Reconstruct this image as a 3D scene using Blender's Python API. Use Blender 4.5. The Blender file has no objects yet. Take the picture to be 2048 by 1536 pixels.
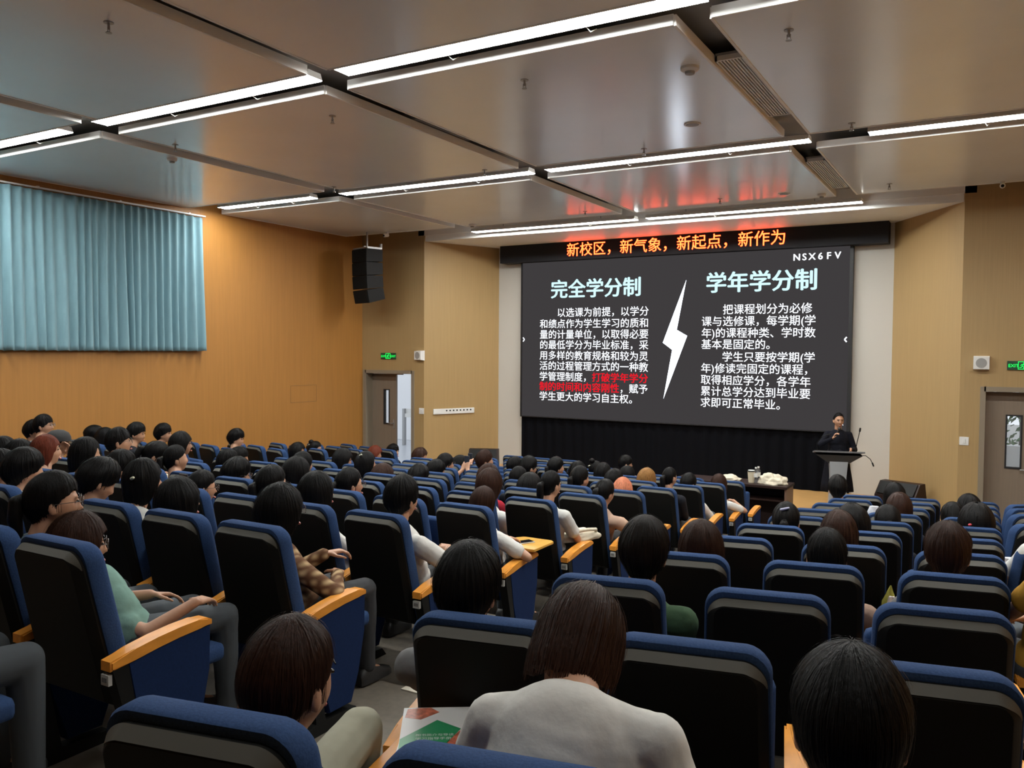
import bpy, bmesh, math, random
import numpy as np
from mathutils import Vector, Matrix, noise
random.seed(7)
C = bpy.context.scene.collection
sc = bpy.context.scene
# ---------------------------------------------------------------- camera (eye at the origin, metres)
def cam_axes(yaw, pitch, roll):
    f = Vector((-math.sin(yaw), math.cos(yaw), 0)); r = Vector((math.cos(yaw), math.sin(yaw), 0)); u = Vector((0, 0, 1))
    f2 = f*math.cos(pitch) - u*math.sin(pitch); u2 = u*math.cos(pitch) + f*math.sin(pitch)
    return r*math.cos(roll) + u2*math.sin(roll), u2*math.cos(roll) - r*math.sin(roll), f2
r_, u_, f_ = cam_axes(0.523799529, 0.0399342903, 0.00623713615)
cam = bpy.data.cameras.new('camera'); cam.sensor_width = 36; cam.lens = 1670.65/2048*36; cam.clip_start = .05; cam.clip_end = 200
co = bpy.data.objects.new('camera', cam); C.objects.link(co)
co.matrix_world = Matrix(((r_.x, u_.x, -f_.x, 0), (r_.y, u_.y, -f_.y, 0), (r_.z, u_.z, -f_.z, 0), (0, 0, 0, 1)))
sc.camera = co
# ---------------------------------------------------------------- world, exposure
w = bpy.data.worlds.new('world'); sc.world = w; w.use_nodes = True
w.node_tree.nodes['Background'].inputs[0].default_value = (.86, .93, 1, 1)
w.node_tree.nodes['Background'].inputs[1].default_value = 1.15
sc.view_settings.view_transform = 'Standard'; sc.view_settings.look = 'None'
sc.view_settings.gamma = 1; sc.view_settings.use_curve_mapping = False
sc.view_settings.exposure = 0.0
LIGHT = 70.0            # radiance of the fluorescent diffusers
# ---------------------------------------------------------------- constants of the hall
H = 2.31               # ceiling panels above the eye
XL, XR = -11.55, 2.7   # side walls
YB, YF = -3.4, 13.68   # back wall, front wall with the doors
YS = 15.35             # screen wall
ZF = -2.9              # floor in front of the stage
ZST = -2.43            # stage top
BH = 1.02              # height of a chair back
# ---------------------------------------------------------------- materials
MATS = {}
def mat(name, col, rough=.6, metal=0, emit=None, spec=.5, sheen=0, bump=None, var=None, stretch=None, bscale=None):
    if name in MATS: return MATS[name]
    m = bpy.data.materials.new(name); m.use_nodes = True; nt = m.node_tree; b = nt.nodes['Principled BSDF']
    b.inputs['Base Color'].default_value = (*col, 1); b.inputs['Roughness'].default_value = rough
    b.inputs['Metallic'].default_value = metal; b.inputs['Specular IOR Level'].default_value = spec
    if sheen: b.inputs['Sheen Weight'].default_value = sheen
    if emit: b.inputs['Emission Color'].default_value = (*emit[0], 1); b.inputs['Emission Strength'].default_value = emit[1]
    if var or bump:
        tc = nt.nodes.new('ShaderNodeTexCoord'); mp = nt.nodes.new('ShaderNodeMapping'); nz = nt.nodes.new('ShaderNodeTexNoise')
        mp.inputs['Scale'].default_value = stretch or (1, 1, 1); nz.inputs['Scale'].default_value = bscale or 8; nz.inputs['Detail'].default_value = 4
        nt.links.new(tc.outputs['Object'], mp.inputs[0]); nt.links.new(mp.outputs[0], nz.inputs[0])
        if var:
            cr = nt.nodes.new('ShaderNodeValToRGB'); cr.color_ramp.elements[0].position = .3; cr.color_ramp.elements[1].position = .7
            cr.color_ramp.elements[0].color = (*[c*(1-var) for c in col], 1); cr.color_ramp.elements[1].color = (*[min(1, c*(1+var)) for c in col], 1)
            nt.links.new(nz.outputs[0], cr.inputs[0]); nt.links.new(cr.outputs[0], b.inputs['Base Color'])
        if bump:
            bp = nt.nodes.new('ShaderNodeBump'); bp.inputs['Strength'].default_value = bump; bp.inputs['Distance'].default_value = .01
            nt.links.new(nz.outputs[0], bp.inputs['Height']); nt.links.new(bp.outputs[0], b.inputs['Normal'])
    MATS[name] = m; return m
def emis(name, col, s):
    if name in MATS: return MATS[name]
    m = bpy.data.materials.new(name); m.use_nodes = True; nt = m.node_tree
    nt.nodes.remove(nt.nodes['Principled BSDF']); e = nt.nodes.new('ShaderNodeEmission')
    e.inputs[0].default_value = (*col, 1); e.inputs[1].default_value = s
    nt.links.new(e.outputs[0], nt.nodes['Material Output'].inputs[0]); MATS[name] = m; return m
WOOD_SIDE = mat('wood panelling side', (.375, .168, .036), .5, var=.06, stretch=(6, 6, .25), bscale=5)
WOOD_FRONT = mat('wood panelling front', (.375, .248, .106), .55, var=.06, stretch=(14, 14, .2), bscale=6)
WHITE_WALL = mat('white wall paint', (.50, .475, .43), .7)
PANEL = mat('ceiling panel', (.85, .91, .95), .20, var=.03, bscale=1.2, spec=.9); PANEL.node_tree.nodes['Principled BSDF'].inputs['IOR'].default_value = 1.75
EDGE = mat('white panel edge', (.88, .88, .86), .5)
VOID = mat('ceiling void', (.34, .33, .31), .7)
FLOOR = mat('grey vinyl floor', (.135, .115, .09), .5, var=.12, bscale=30)
STAGEW = mat('stage wood', (.52, .30, .11), .4, var=.12, stretch=(1, 12, 1), bscale=4)
STAGER = mat('stage riser', (.10, .03, .02), .5)
BLACKP = mat('black plastic', (.007, .0075, .0075), .5, spec=.2)
SHELL = mat('chair shell black plastic', (.0065, .0065, .006), .5, spec=.15)
RIM = mat('chair rim warm grey', (.068, .065, .054), .55, spec=.3)
BLUE = mat('blue upholstery', (.025, .054, .135), .9, spec=.15, sheen=.0, var=.14, bscale=160, bump=.15)
BLUEP = mat('blue side panel', (.010, .024, .080), .85, spec=.1, var=.1, bscale=120)
ARMW = mat('orange lacquered wood', (.74, .30, .045), .33, var=.12, stretch=(3, 1, 3), bscale=9, spec=.3)
PLATE = mat('grey number plate', (.42, .42, .40), .5)
PLATEINK = mat('number plate print', (.12, .12, .12), .6)
METALG = mat('grey metal', (.35, .35, .35), .35, metal=.6)
WHITEP = mat('white plastic', (.72, .72, .70), .45)
GREYP = mat('grey plastic', (.30, .30, .29), .5)
DOORM = mat('door laminate', (.215, .165, .12), .5, var=.05, stretch=(8, 8, .4), bscale=5)
FRAMEM = mat('door frame metal', (.25, .205, .15), .4)
DARKBRN = mat('dark brown wood', (.024, .012, .010), .45, spec=.2, var=.15, stretch=(1, 6, 1), bscale=6)
SCREENBEZ = mat('black bezel', (.01, .01, .012), .5)
SKIRT = mat('black stage curtain', (.0035, .0038, .0055), .9, spec=.06)
LAMP = emis('fluorescent light', (.98, 1, .965), LIGHT); LAMP_FILL = emis('added fill light dimmed', (.98, 1, .965), LIGHT*.25)  # the dim emitter serves only the added, unseen lamp row
# ---------------------------------------------------------------- helpers
def link(name, me, m, parent=None, smooth=None):
    if m is not None and not me.materials: me.materials.append(m)
    o = bpy.data.objects.new(name, me); C.objects.link(o)
    if parent is not None: o.parent = parent
    if smooth is not None:
        me.shade_smooth()
        if smooth < 180: me.set_sharp_from_angle(angle=math.radians(smooth))
    return o
def obj(name, bm, m, parent=None, smooth=None):
    me = bpy.data.meshes.new(name)
    bmesh.ops.recalc_face_normals(bm, faces=bm.faces[:]); bm.to_mesh(me); bm.free()
    return link(name, me, m, parent, smooth)
def tag(o, label, cat, group=None, kind=None):
    o['label'] = label; o['category'] = cat
    if group: o['group'] = group
    if kind: o['kind'] = kind
    return o
def empty(name, loc, rz=0):
    o = bpy.data.objects.new(name, None); C.objects.link(o); o.location = loc; o.rotation_euler = (0, 0, rz); o.empty_display_size = .1; return o
def thing(name, label, cat, loc=(0, 0, 0), rz=0, group=None): return tag(empty(name, loc, rz), label, cat, group)
def struct(name, bm, m, parent=None, smooth=None):
    o = obj(name, bm, m, parent, smooth)
    o['kind'] = 'structure'; return o
def box(bm, x0, x1, y0, y1, z0, z1, bev=0):
    vs = [bm.verts.new(p) for p in ((x0, y0, z0), (x1, y0, z0), (x1, y1, z0), (x0, y1, z0), (x0, y0, z1), (x1, y0, z1), (x1, y1, z1), (x0, y1, z1))]
    fs = [bm.faces.new([vs[i] for i in q]) for q in ((3, 2, 1, 0), (4, 5, 6, 7), (0, 1, 5, 4), (1, 2, 6, 5), (2, 3, 7, 6), (3, 0, 4, 7))]
    if bev:
        es = list({e for f in fs for e in f.edges})
        bmesh.ops.bevel(bm, geom=es, offset=bev, segments=2, affect='EDGES', profile=.5)
    return vs
def B(*a, bev=0):
    bm = bmesh.new(); box(bm, *a, bev=bev); return bm
def prism(bm, pts, y0, y1, axis='y'):
    """closed outline pts (a, b) extruded along an axis"""
    mk = {'y': lambda a, b, t: (a, t, b), 'x': lambda a, b, t: (t, a, b), 'z': lambda a, b, t: (a, b, t)}[axis]
    A = [bm.verts.new(mk(a, b, y0)) for a, b in pts]; D = [bm.verts.new(mk(a, b, y1)) for a, b in pts]
    n = len(pts); bm.faces.new(A); bm.faces.new(D[::-1])
    for i in range(n): bm.faces.new((A[i], A[(i+1) % n], D[(i+1) % n], D[i]))
def ring(bm, c, ax, r, n=12, r2=None):
    ax = Vector(ax).normalized(); t = Vector((0, 0, 1)) if abs(ax.z) < .9 else Vector((1, 0, 0)); a = ax.cross(t).normalized(); b = ax.cross(a)
    return [bm.verts.new(Vector(c) + a*r*math.cos(2*math.pi*i/n) + b*(r2 or r)*math.sin(2*math.pi*i/n)) for i in range(n)]
def loft(bm, rings, cap=True):
    n = len(rings[0])
    for A, D in zip(rings, rings[1:]):
        for i in range(n): bm.faces.new((A[i], A[(i+1) % n], D[(i+1) % n], D[i]))
    if cap: bm.faces.new(rings[0][::-1]); bm.faces.new(rings[-1])
def cap(bm, p0, p1, r0, r1, n=12):
    """tapered capsule"""
    p0 = Vector(p0); p1 = Vector(p1); d = p1-p0
    if d.length < 1e-5: d = Vector((0, 0, 1e-4))
    u = d.normalized(); R = []
    for k in (-80, -50, -22): a = math.radians(k); R.append(ring(bm, p0+u*r0*math.sin(a), u, r0*math.cos(a), n))
    R.append(ring(bm, p0, u, r0, n)); R.append(ring(bm, p1, u, r1, n))
    for k in (22, 50, 80): a = math.radians(k); R.append(ring(bm, p1+u*r1*math.sin(a), u, r1*math.cos(a), n))
    loft(bm, R)
def chain(bm, pts, rs, n=12):
    for i in range(len(pts)-1): cap(bm, pts[i], pts[i+1], rs[i], rs[i+1], n)
def ell(bm, c, r, n=16, m=10, M=None):
    M = M or Matrix.Identity(3); c = Vector(c); R = []
    for j in range(1, m):
        a = math.pi*j/m - math.pi/2
        R.append([bm.verts.new(c + M @ Vector((r[0]*math.cos(a)*math.cos(2*math.pi*i/n), r[1]*math.cos(a)*math.sin(2*math.pi*i/n), r[2]*math.sin(a)))) for i in range(n)])
    loft(bm, R, cap=False)
    for k, s in ((0, -1), (-1, 1)):
        p = bm.verts.new(c + M @ Vector((0, 0, s*r[2])))
        for i in range(n): bm.faces.new((p, R[k][i], R[k][(i+1) % n]))
def tube(bm, pts, r, n=8):
    pts = [Vector(p) for p in pts]; R = []
    for i, p in enumerate(pts):
        d = (pts[min(i+1, len(pts)-1)] - pts[max(i-1, 0)]); R.append(ring(bm, p, d, r if not isinstance(r, (list, tuple)) else r[i], n))
    loft(bm, R)
def cyl(bm, c0, c1, r0, r1=None, n=20): loft(bm, [ring(bm, c0, Vector(c1)-Vector(c0), r0, n), ring(bm, c1, Vector(c1)-Vector(c0), r1 if r1 is not None else r0, n)])
def copy_tree(o, parent=None):
    c = o.copy(); C.objects.link(c)
    if parent is not None: c.parent = parent
    for ch in o.children: copy_tree(ch, c)
    return c
NUM = 'zero one two three four five six seven eight nine ten eleven twelve thirteen fourteen fifteen'.split()
# ================================================================ ROOM SHELL
# tiers: heights of chair tops and row lines per block
def row_mid(n): return 1.03*(.938+.9*n), .02+1.03*(-.621-.097*n)            # Y, z of the chair tops (middle block)
def row_near(n): return 3.04+.897*(n-2) - (.08 if n == 0 else 0), -.848-.0932*(n-2)   # at x = -0.69, rows slanted by 12 degrees
XC = -5.36
def zfloor(z): return max(ZF, z-BH)
def build_floor():
    bm = bmesh.new()
    def strip(x0, x1, yf, zf, n0, n1):
        """stepped strip between x0 and x1; yf(n, x) row line, zf(n) level"""
        prev = None
        for n in range(n0, n1+1):
            ys = [(YB if n == n0 else yf(n, x)) for x in (x0, x1)]; ye = [(16.0 if n == n1 else yf(n+1, x)) for x in (x0, x1)]; z = zf(n)
            q = [bm.verts.new(p) for p in ((x0, ys[0], z), (x1, ys[1], z), (x1, ye[1], z), (x0, ye[0], z))]; bm.faces.new(q)
            if prev is not None and abs(prev-z) > 1e-4:
                a = [bm.verts.new(p) for p in ((x0, ys[0], prev), (x1, ys[1], prev), (x1, ys[1], z), (x0, ys[0], z))]; bm.faces.new(a)
            for x, yy, ze in ((x0, (ys[0], ye[0]), 0), (x1, (ys[1], ye[1]), 0)):     # cheeks down to the lowest level
                a = [bm.verts.new(p) for p in ((x, yy[0], z), (x, yy[1], z), (x, yy[1], ZF-.05), (x, yy[0], ZF-.05))]; bm.faces.new(a)
            prev = z
    strip(-8.2, -1.75, lambda n, x: row_mid(n)[0]-.14, lambda n: zfloor(row_mid(n)[1]), 0, 12)
    strip(-1.75, XR, lambda n, x: row_near(n)[0]+.21*(x+.69)-.14, lambda n: zfloor(row_near(n)[1]), 0, 13)
    strip(XL, -8.2, lambda n, x: row_near(n)[0]+.21*(2*XC-x+.69)-.14, lambda n: zfloor(row_near(n)[1]), 0, 13)
    return struct('floor', bm, FLOOR)
build_floor()
bm = bmesh.new()
for n in range(1, 12):                       # pale nosings on the aisle steps
    y, z = row_mid(n); box(bm, -2.74, -1.76, y-.185, y-.142, zfloor(row_mid(n-1)[1])-.002, zfloor(row_mid(n-1)[1])+.006)
struct('trim_1', bm, mat('step nosing', (.62, .58, .48), .4))
def wall(name, *a, m=WOOD_FRONT): return struct(name, B(*a), m)
ZT = 2.53
wall('wall_left', XL-.2, XL, YB-.2, YF+.25, -3.6, ZT, m=WOOD_SIDE)
wall('wall_right', XR, XR+.2, YB-.2, YF+.2, -3.6, ZT, m=WOOD_SIDE)
wall('wall_back', XL, XR, YB-.2, YB, -3.6, ZT, m=WOOD_SIDE)
# front wall with two door openings
DL = (-11.46, -10.24, -.47); DR = (-.12, 1.05, -.52)         # x0, x1, top of the openings
bm = bmesh.new()
box(bm, XL, DL[0], YF, YF+.25, -3.6, ZT); box(bm, DL[0], DL[1], YF, YF+.25, DL[2], ZT); box(bm, DL[1], -9.95, YF, YF+.25, -3.6, ZT)
struct('wall_front_left', bm, WOOD_FRONT)
bm = bmesh.new()
box(bm, -.43, DR[0], YF, YF+.25, -3.6, ZT); box(bm, DR[0], DR[1], YF, YF+.25, DR[2], ZT); box(bm, DR[1], XR, YF, YF+.25, -3.6, ZT)
struct('wall_front_right', bm, WOOD_FRONT)
wall('wall_above_stage', -10.1, -.28, YF, YF+.25, 2.29, ZT, m=EDGE)
for nm, pts in (('wall_wing_left', ((-9.95, YF+.0), (-9.2, YS), (-9.35, YS+.1), (-10.1, YF+.2))), ('wall_wing_right', ((-.43, YF+.0), (-1.5, YS), (-1.35, YS+.1), (-.28, YF+.2)))):
    bm = bmesh.new(); prism(bm, pts, -3.2, 2.3, 'z'); struct(nm, bm, WOOD_FRONT)
wall('wall_stage', -9.6, -1.1, YS, YS+.2, -3.2, ZT, m=WHITE_WALL)
# ceiling of the stage recess with its bright front lip, dark void above the panels
bm = bmesh.new(); prism(bm, [(-9.97, 13.70), (-.40, 13.70), (-1.2, YS+.2), (-9.6, YS+.2)], 2.174, 2.30, 'z'); struct('ceiling_stage', bm, EDGE)
wall('ceiling', XL-.2, XR+.2, YB-.2, YF+.3, ZT-.03, ZT+.2, m=VOID)
# stage
bm = bmesh.new(); box(bm, -9.9, -.5, 13.42, YS+.1, ZST-.06, ZST); struct('floor_stage', bm, STAGEW)
struct('trim_2', B(-9.88, -.52, 13.46, 13.5, ZF, ZST-.06), STAGER)
# ---------------------------------------------------------------- ceiling panels
gx = {0: [(-3.55, -3.43), (-2.2, -2.09), (-.80, -.66)], 1: [(-3.713, -3.566), (-2.299, -2.174), (-.881, -.757)], 2: [(-3.849, -3.718), (-2.385, -2.262), (-.914, -.776)]}
gy = {0: (.73, 2.29), 1: (2.50, 4.02), 2: (4.33, 5.70)}
rownm = ['nearest row', 'middle row', 'row next to the stage']; colnm = ['by the curtained wall', 'second from the curtained wall', 'above the aisle', 'above the near block']
rownm.append('row behind the nearest lights'); gx[3] = gx[0]; gy[3] = (-1.45, .51)
for r in range(4):
    xs = [XL/H+.01] + [v for g in gx[r] for v in g] + [XR/H-.01]
    for c in range(4):
        x0, x1 = xs[2*c]*H, xs[2*c+1]*H; y0, y1 = gy[r][0]*H, gy[r][1]*H
        bm = bmesh.new(); box(bm, x0, x1, y0, y1, H+.002, H+.05)
        p = obj('ceiling_panel', bm, PANEL)
        tag(p, 'grey suspended ceiling panel, %s, %s' % (rownm[r], colnm[c]), 'ceiling panel', 'suspended ceiling panels')
        bm = bmesh.new(); box(bm, x0-.006, x1+.006, y0-.02, y0, H-.004, H+.075); box(bm, x0-.022, x0, y0, y1, H-.004, H+.075); box(bm, x1, x1+.022, y0, y1, H-.004, H+.075); box(bm, x0, x1, y1, y1+.015, H-.004, H+.06)
        obj('panel_edge', bm, EDGE, p)
# ---------------------------------------------------------------- fluorescent lights
def lampbar(x0, x1, y, z, label, lamp=None):
    t = thing('fluorescent_light', label, 'light', ((x0+x1)/2, y, z), 0, 'fluorescent strip lights'); L = (x1-x0)/2
    bm = bmesh.new(); prism(bm, [(-.098, -.012), (-.098, .0), (-.075, .05), (.075, .05), (.098, .0), (.098, -.012), (.092, -.012), (.092, -.003), (-.092, -.003), (-.092, -.012)], -L, L, 'x'); obj('housing', bm, EDGE, t)
    n = 3
    for k in range(n):
        a, b = -L+2*L*k/n+.004, -L+2*L*(k+1)/n-.004
        bm = bmesh.new(); prism(bm, [(-.091, -.003), (-.091, -.010), (.091, -.010), (.091, -.003)], a, b, 'x'); obj('diffuser', bm, lamp or LAMP, t)
    for sx in (-.35, .42):
        bm = bmesh.new(); tube(bm, [(sx*L, .095, .0), (sx*L+.02, .15, -.03), (sx*L+.05, .19, .0)], .004, 6); obj('cable', bm, WHITEP, t)
    for sx in (-.6, .6):
        bm = bmesh.new(); cyl(bm, (sx*L, 0, .05), (sx*L, 0, ZT-.04-z), .006, n=8); obj('hanger', bm, METALG, t)
for (y, z, lst, rn) in ((2.375, H+.045, [(-4.9, -3.80), (-3.54, -2.235), (-2.105, -.745), (-.60, .9)], 'nearest'), (4.19, H+.03, [(-4.84, -3.955), (-3.704, -2.30), (-2.20, -.79), (-.53, .9)], 'middle'), (5.81, .972*H, [(-3.73, -2.31), (-2.225, -.765)], 'stage-side'), (.60, H+.045, [(-4.8, -3.75), (-3.6, -2.25), (-2.1, -.75), (-.6, .9)], 'added-fill')):  # last row: unseen dim lamps, added to brighten the near shirts and chair rims
    for k, (a, b) in enumerate(lst):
        pos = ['at the curtained wall', 'second from the curtained wall', 'above the aisle', 'by the near wall'][k + (1 if rn == 'stage-side' else 0)]
        lampbar(a*H, b*H, y*H, z, 'long white fluorescent strip light in the %s row, %s' % (rn, pos), LAMP_FILL if rn == 'added-fill' else LAMP)
# ---------------------------------------------------------------- air vents in the dark gaps
def vent(x0, x1, y0, y1, z, label, col=WHITEP):
    t = thing('air_vent', label, 'air vent', ((x0+x1)/2, (y0+y1)/2, z), 0, 'ceiling air vents'); a, b = (x1-x0)/2, (y1-y0)/2
    bm = bmesh.new(); box(bm, -a, a, -b, -b+.02, -.01, .03); box(bm, -a, a, b-.02, b, -.01, .03); box(bm, -a, -a+.015, -b, b, -.01, .03); box(bm, a-.015, a, -b, b, -.01, .03); obj('frame', bm, col, t)
    bm = bmesh.new(); box(bm, -a, a, -b, b, .03, .05); obj('backing', bm, GREYP, t)
    bm = bmesh.new(); n = 7
    for k in range(n): x = -a+.02+(2*a-.04)*(k+.5)/n; box(bm, x-.006, x+.006, -b+.02, b-.02, -.005, .03)
    s = obj('slat_grille', bm, col, t)
vent(-.868*H, -.773*H, 2.90*H, 3.69*H, H+.03, 'long white slatted air vent in the dark ceiling gap above the near block')
vent(-.895*H, -.80*H, 4.65*H, 5.48*H, H+.03, 'white slatted air vent in the ceiling gap nearest the stage banner')
vent(-2.36*H, -2.27*H, 3.05*H, 3.5*H, H+.09, 'grey air vent in the ceiling gap above the aisle', GREYP)
vent(-3.70*H, -3.60*H, 3.0*H, 3.6*H, H+.09, 'grey air vent in the ceiling gap toward the curtained wall', GREYP)
vent(-3.82*H, -3.74*H, 4.75*H, 5.4*H, H+.09, 'grey air vent in the ceiling gap beside the hanging loudspeaker corner', GREYP)
# ---------------------------------------------------------------- sprinklers, detectors, cameras on the ceiling
spr = [(-5.51, 3.78), (-3.54, 6.31), (-5.74, 6.35), (-8.12, 6.38), (-1.34, 6.26), (-3.53, 9.09), (-5.72, 9.17), (-3.66, 12.59), (-5.94, 12.67), (-1.31, 9.08), (-1.31, 12.56), (-8.2, 9.1)]
where = ['in the nearest panel toward the curtains', 'nearest the bright light above the aisle', 'below the second light of the nearest row', 'in the panel above the curtains', 'at the front edge of the big near panel', 'above the middle lights of the hall', 'left of the middle junction of dark gaps', 'above the red banner lettering', 'above the stage wing nearest the open door', 'in the near block panel by the middle light', 'over the closed door side of the stage', 'above the side wall beyond the curtains']
for (x, y), s in zip(spr, where):
    t = thing('fire_sprinkler', 'small metal fire sprinkler ' + s, 'sprinkler', (x, y, H), 0, 'ceiling sprinklers')
    bm = bmesh.new(); cyl(bm, (0, 0, -.004), (0, 0, .002), .035, n=16); obj('rose', bm, METALG, t)
    bm = bmesh.new(); cyl(bm, (0, 0, -.05), (0, 0, -.004), .009, n=8); cyl(bm, (0, 0, -.075), (0, 0, -.07), .022, n=12); cyl(bm, (-.012, 0, -.07), (-.012, 0, -.03), .003, n=6); cyl(bm, (.012, 0, -.07), (.012, 0, -.03), .003, n=6); obj('nozzle', bm, METALG, t)
for x, y, r, s in ((-2.207, 6.68, .075, 'on the panel beside the long air vent'), (-8.73, 6.81, .06, 'on the panel nearest the curtains'), (-8.37, 13.0, .07, 'near the stage end above the open door'), (-2.25, 12.9, .06, 'near the end of the air vent by the banner')):
    t = thing('smoke_detector', 'round white smoke detector ' + s, 'smoke detector', (x, y, H), 0, 'smoke detectors')
    bm = bmesh.new(); loft(bm, [ring(bm, (0, 0, .002), (0, 0, 1), r, 20), ring(bm, (0, 0, -.02), (0, 0, 1), r, 20), ring(bm, (0, 0, -.035), (0, 0, 1), r*.75, 20)]); obj('base', bm, WHITEP, t, 40)
    bm = bmesh.new(); cyl(bm, (0, 0, -.055), (0, 0, -.03), r*.5, r*.55, 16); obj('sensor', bm, GREYP, t, 40)
for x, y, s in ((-2.72, 8.34, 'in the middle panel ahead of the long air vent'), (-2.72, 12.6, 'in the panel above the end of the red lettering')):
    t = thing('ceiling_speaker', 'flush round ceiling speaker ' + s, 'speaker', (x, y, H), 0, 'flush ceiling speakers')
    bm = bmesh.new(); cyl(bm, (0, 0, -.008), (0, 0, .002), .085, n=24); obj('trim_ring', bm, WHITEP, t)
    bm = bmesh.new(); cyl(bm, (0, 0, -.011), (0, 0, -.008), .065, n=24); obj('grille', bm, GREYP, t)
for x, y, s in ((-10.42, 13.08, 'high by the hanging loudspeaker'), (.03, 13.08, 'high on the wall above the closed door')):
    t = thing('security_camera', 'small white security camera ' + s, 'camera', (x, y, H), 0, 'security cameras')
    bm = bmesh.new(); box(bm, -.03, .03, -.03, .03, -.03, 0, bev=.006); obj('mount', bm, WHITEP, t)
    bm = bmesh.new(); cap(bm, (0, .02, -.055), (0, -.07, -.07), .035, .035, 14); obj('body', bm, WHITEP, t, 60)
    bm = bmesh.new(); ell(bm, (0, -.095, -.074), (.022, .012, .022)); obj('lens', bm, BLACKP, t, 60)
# ================================================================ FRONT OF THE HALL
FPX = 1670.65
def ray(u, v): return r_*((u-1024)/FPX) - u_*((v-768)/FPX) + f_
def on_y(u, v, Y): d = ray(u, v); return d*(Y/d.y)
def on_x(u, v, X): d = ray(u, v); return d*(X/d.x)
def on_z(u, v, Z): d = ray(u, v); return d*(Z/d.z)
# ---------------------------------------------------------------- lettering
def text_bm(lines, bm=None, bold=0.0, y=0.0, flip=False):
    """lines: (string, x, z, em); flat lettering in the x-z plane at depth y"""
    bm = bm or bmesh.new()
    for s, x, z, em in lines:
        cu = bpy.data.curves.new('lettering', 'FONT'); cu.body = s; cu.size = 1; cu.resolution_u = 3
        o = bpy.data.objects.new('lettering', cu); C.objects.link(o)
        dg = bpy.context.evaluated_depsgraph_get(); me = bpy.data.meshes.new_from_object(o.evaluated_get(dg))
        k = em/ADV
        for dx, dz in (((0, 0),) if not bold else ((-bold, 0), (bold, 0), (0, bold*.6), (0, -bold*.6))):    # heavier strokes
            n0 = len(bm.verts); bm.from_mesh(me); bm.verts.ensure_lookup_table()
            for vt in bm.verts[n0:]: vt.co = Vector((x + (vt.co.x+dx)*k, y, z + (vt.co.y+dz)*k))
        bpy.data.objects.remove(o); bpy.data.curves.remove(cu); bpy.data.meshes.remove(me)
    return bm
def text_width(s):
    cu = bpy.data.curves.new('lettering', 'FONT'); cu.body = s; o = bpy.data.objects.new('lettering', cu); C.objects.link(o)
    bpy.context.view_layer.update(); wd = max(c[0] for c in o.bound_box) - min(c[0] for c in o.bound_box)
    bpy.data.objects.remove(o); bpy.data.curves.remove(cu); return wd
ADV = text_width('学学') - text_width('学')
# ---------------------------------------------------------------- LED screen
YD = 15.246
SX0, SX1, SZ0, SZ1 = -8.565, -2.175, -1.358, 1.86
scr = thing('led_screen', 'large dark screen showing white Chinese slide text and a lightning bolt', 'screen', ((SX0+SX1)/2, YD, SZ0))
def S(o): o.parent = scr; o.matrix_parent_inverse = Matrix.Translation(-scr.location); return o
bm = B(SX0, SX1, YD, YS-.01, SZ0, SZ1); S(obj('display', bm, emis('screen glow dark grey', (.050, .046, .048), 1.0)))
bm = bmesh.new(); box(bm, SX1, SX1+.055, YD-.02, YS-.01, SZ0-.02, SZ1); box(bm, SX0-.03, SX0, YD-.02, YS-.01, SZ0-.02, SZ1); box(bm, SX0, SX1, YD-.012, YS-.01, SZ0-.02, SZ0); S(obj('bezel', bm, SCREENBEZ))
TW = emis('screen white', (.90, .94, 1), 1.45); TB = emis('screen bright white', (.78, .87, 1), 5); TC = emis('screen cyan white', (.62, .93, 1), 1.2); TR_ = emis('screen red', (.85, .008, .02), 1.1)
YT = YD-.004
def px(u, v): p = on_y(u, v, YT); return p.x, p.z
Lx0 = px(1079, 700)[0]; Lx1 = px(1297, 700)[0]; em = (Lx1-Lx0)/12
left = ['\u3000\u3000以选课为前提，以学分', '和绩点作为学生学习的质和', '量的计量单位，以取得必要', '的最低学分为毕业标准，采', '用多样的教育规格和较为灵', '活的过程管理方式的一种教', '学管理制度，', '', '学生更大的学习自主权。']
lv = [626, 648, 669, 689.5, 710.5, 731, 752, 772, 791.5]
tx = [(s, Lx0, px(1079, v)[1]-.37*em, em) for s, v in zip(left, lv) if s]
tx.append(('，赋予', Lx0+9*em, px(1079, 772)[1]-.37*em, em))
red = [('打破学年学分', Lx0+6*em, px(1079, 752)[1]-.37*em, em), ('制的时间和内容刚性', Lx0, px(1079, 772)[1]-.37*em, em)]
Rx0 = px(1402, 700)[0]; Rx1 = px(1634, 700)[0]; er = (Rx1-Rx0)/10.45
right = ['\u3000\u3000把课程划分为必修', '课与选修课，每学期(学', '年)的课程种类、学时数', '基本是固定的。', '\u3000\u3000学生只要按学期(学', '年)修读完固定的课程，', '取得相应学分，各学年', '累计总学分达到毕业要', '求即可正常毕业。']
rv = [620, 643, 666, 688.5, 713, 736, 759, 781.5, 804]
tx += [(s, Rx0, px(1402, v)[1]-.37*er, er) for s, v in zip(right, rv)]
S(obj('slide_text', text_bm(tx, bold=.008, y=YT), TW))
S(obj('red_slide_text', text_bm(red, bold=.02, y=YT), TR_))
h0 = px(1101, 597); h1 = px(1283, 590); eh = (h1[0]-h0[0])/5
g0 = px(1411, 586); g1 = px(1636, 578); eg = (g1[0]-g0[0])/5
S(obj('slide_heading', text_bm([('完全学分制', h0[0], h0[1]+.09*eh, eh), ('学年学分制', g0[0], g0[1]+.09*eg, eg)], bold=.028, y=YT), TC))
lt = []
for ch, u in zip('NSX6FV', (1592, 1608, 1624, 1640, 1656.5, 1675.5)): q = px(u, 521 - (u-1592)*.05); lt.append((ch, q[0]-text_width(ch)*.165/ADV/2, q[1], .165))
S(obj('slide_code', text_bm(lt, bold=.03, y=YT), TW))
bm = bmesh.new(); vs = []
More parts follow.
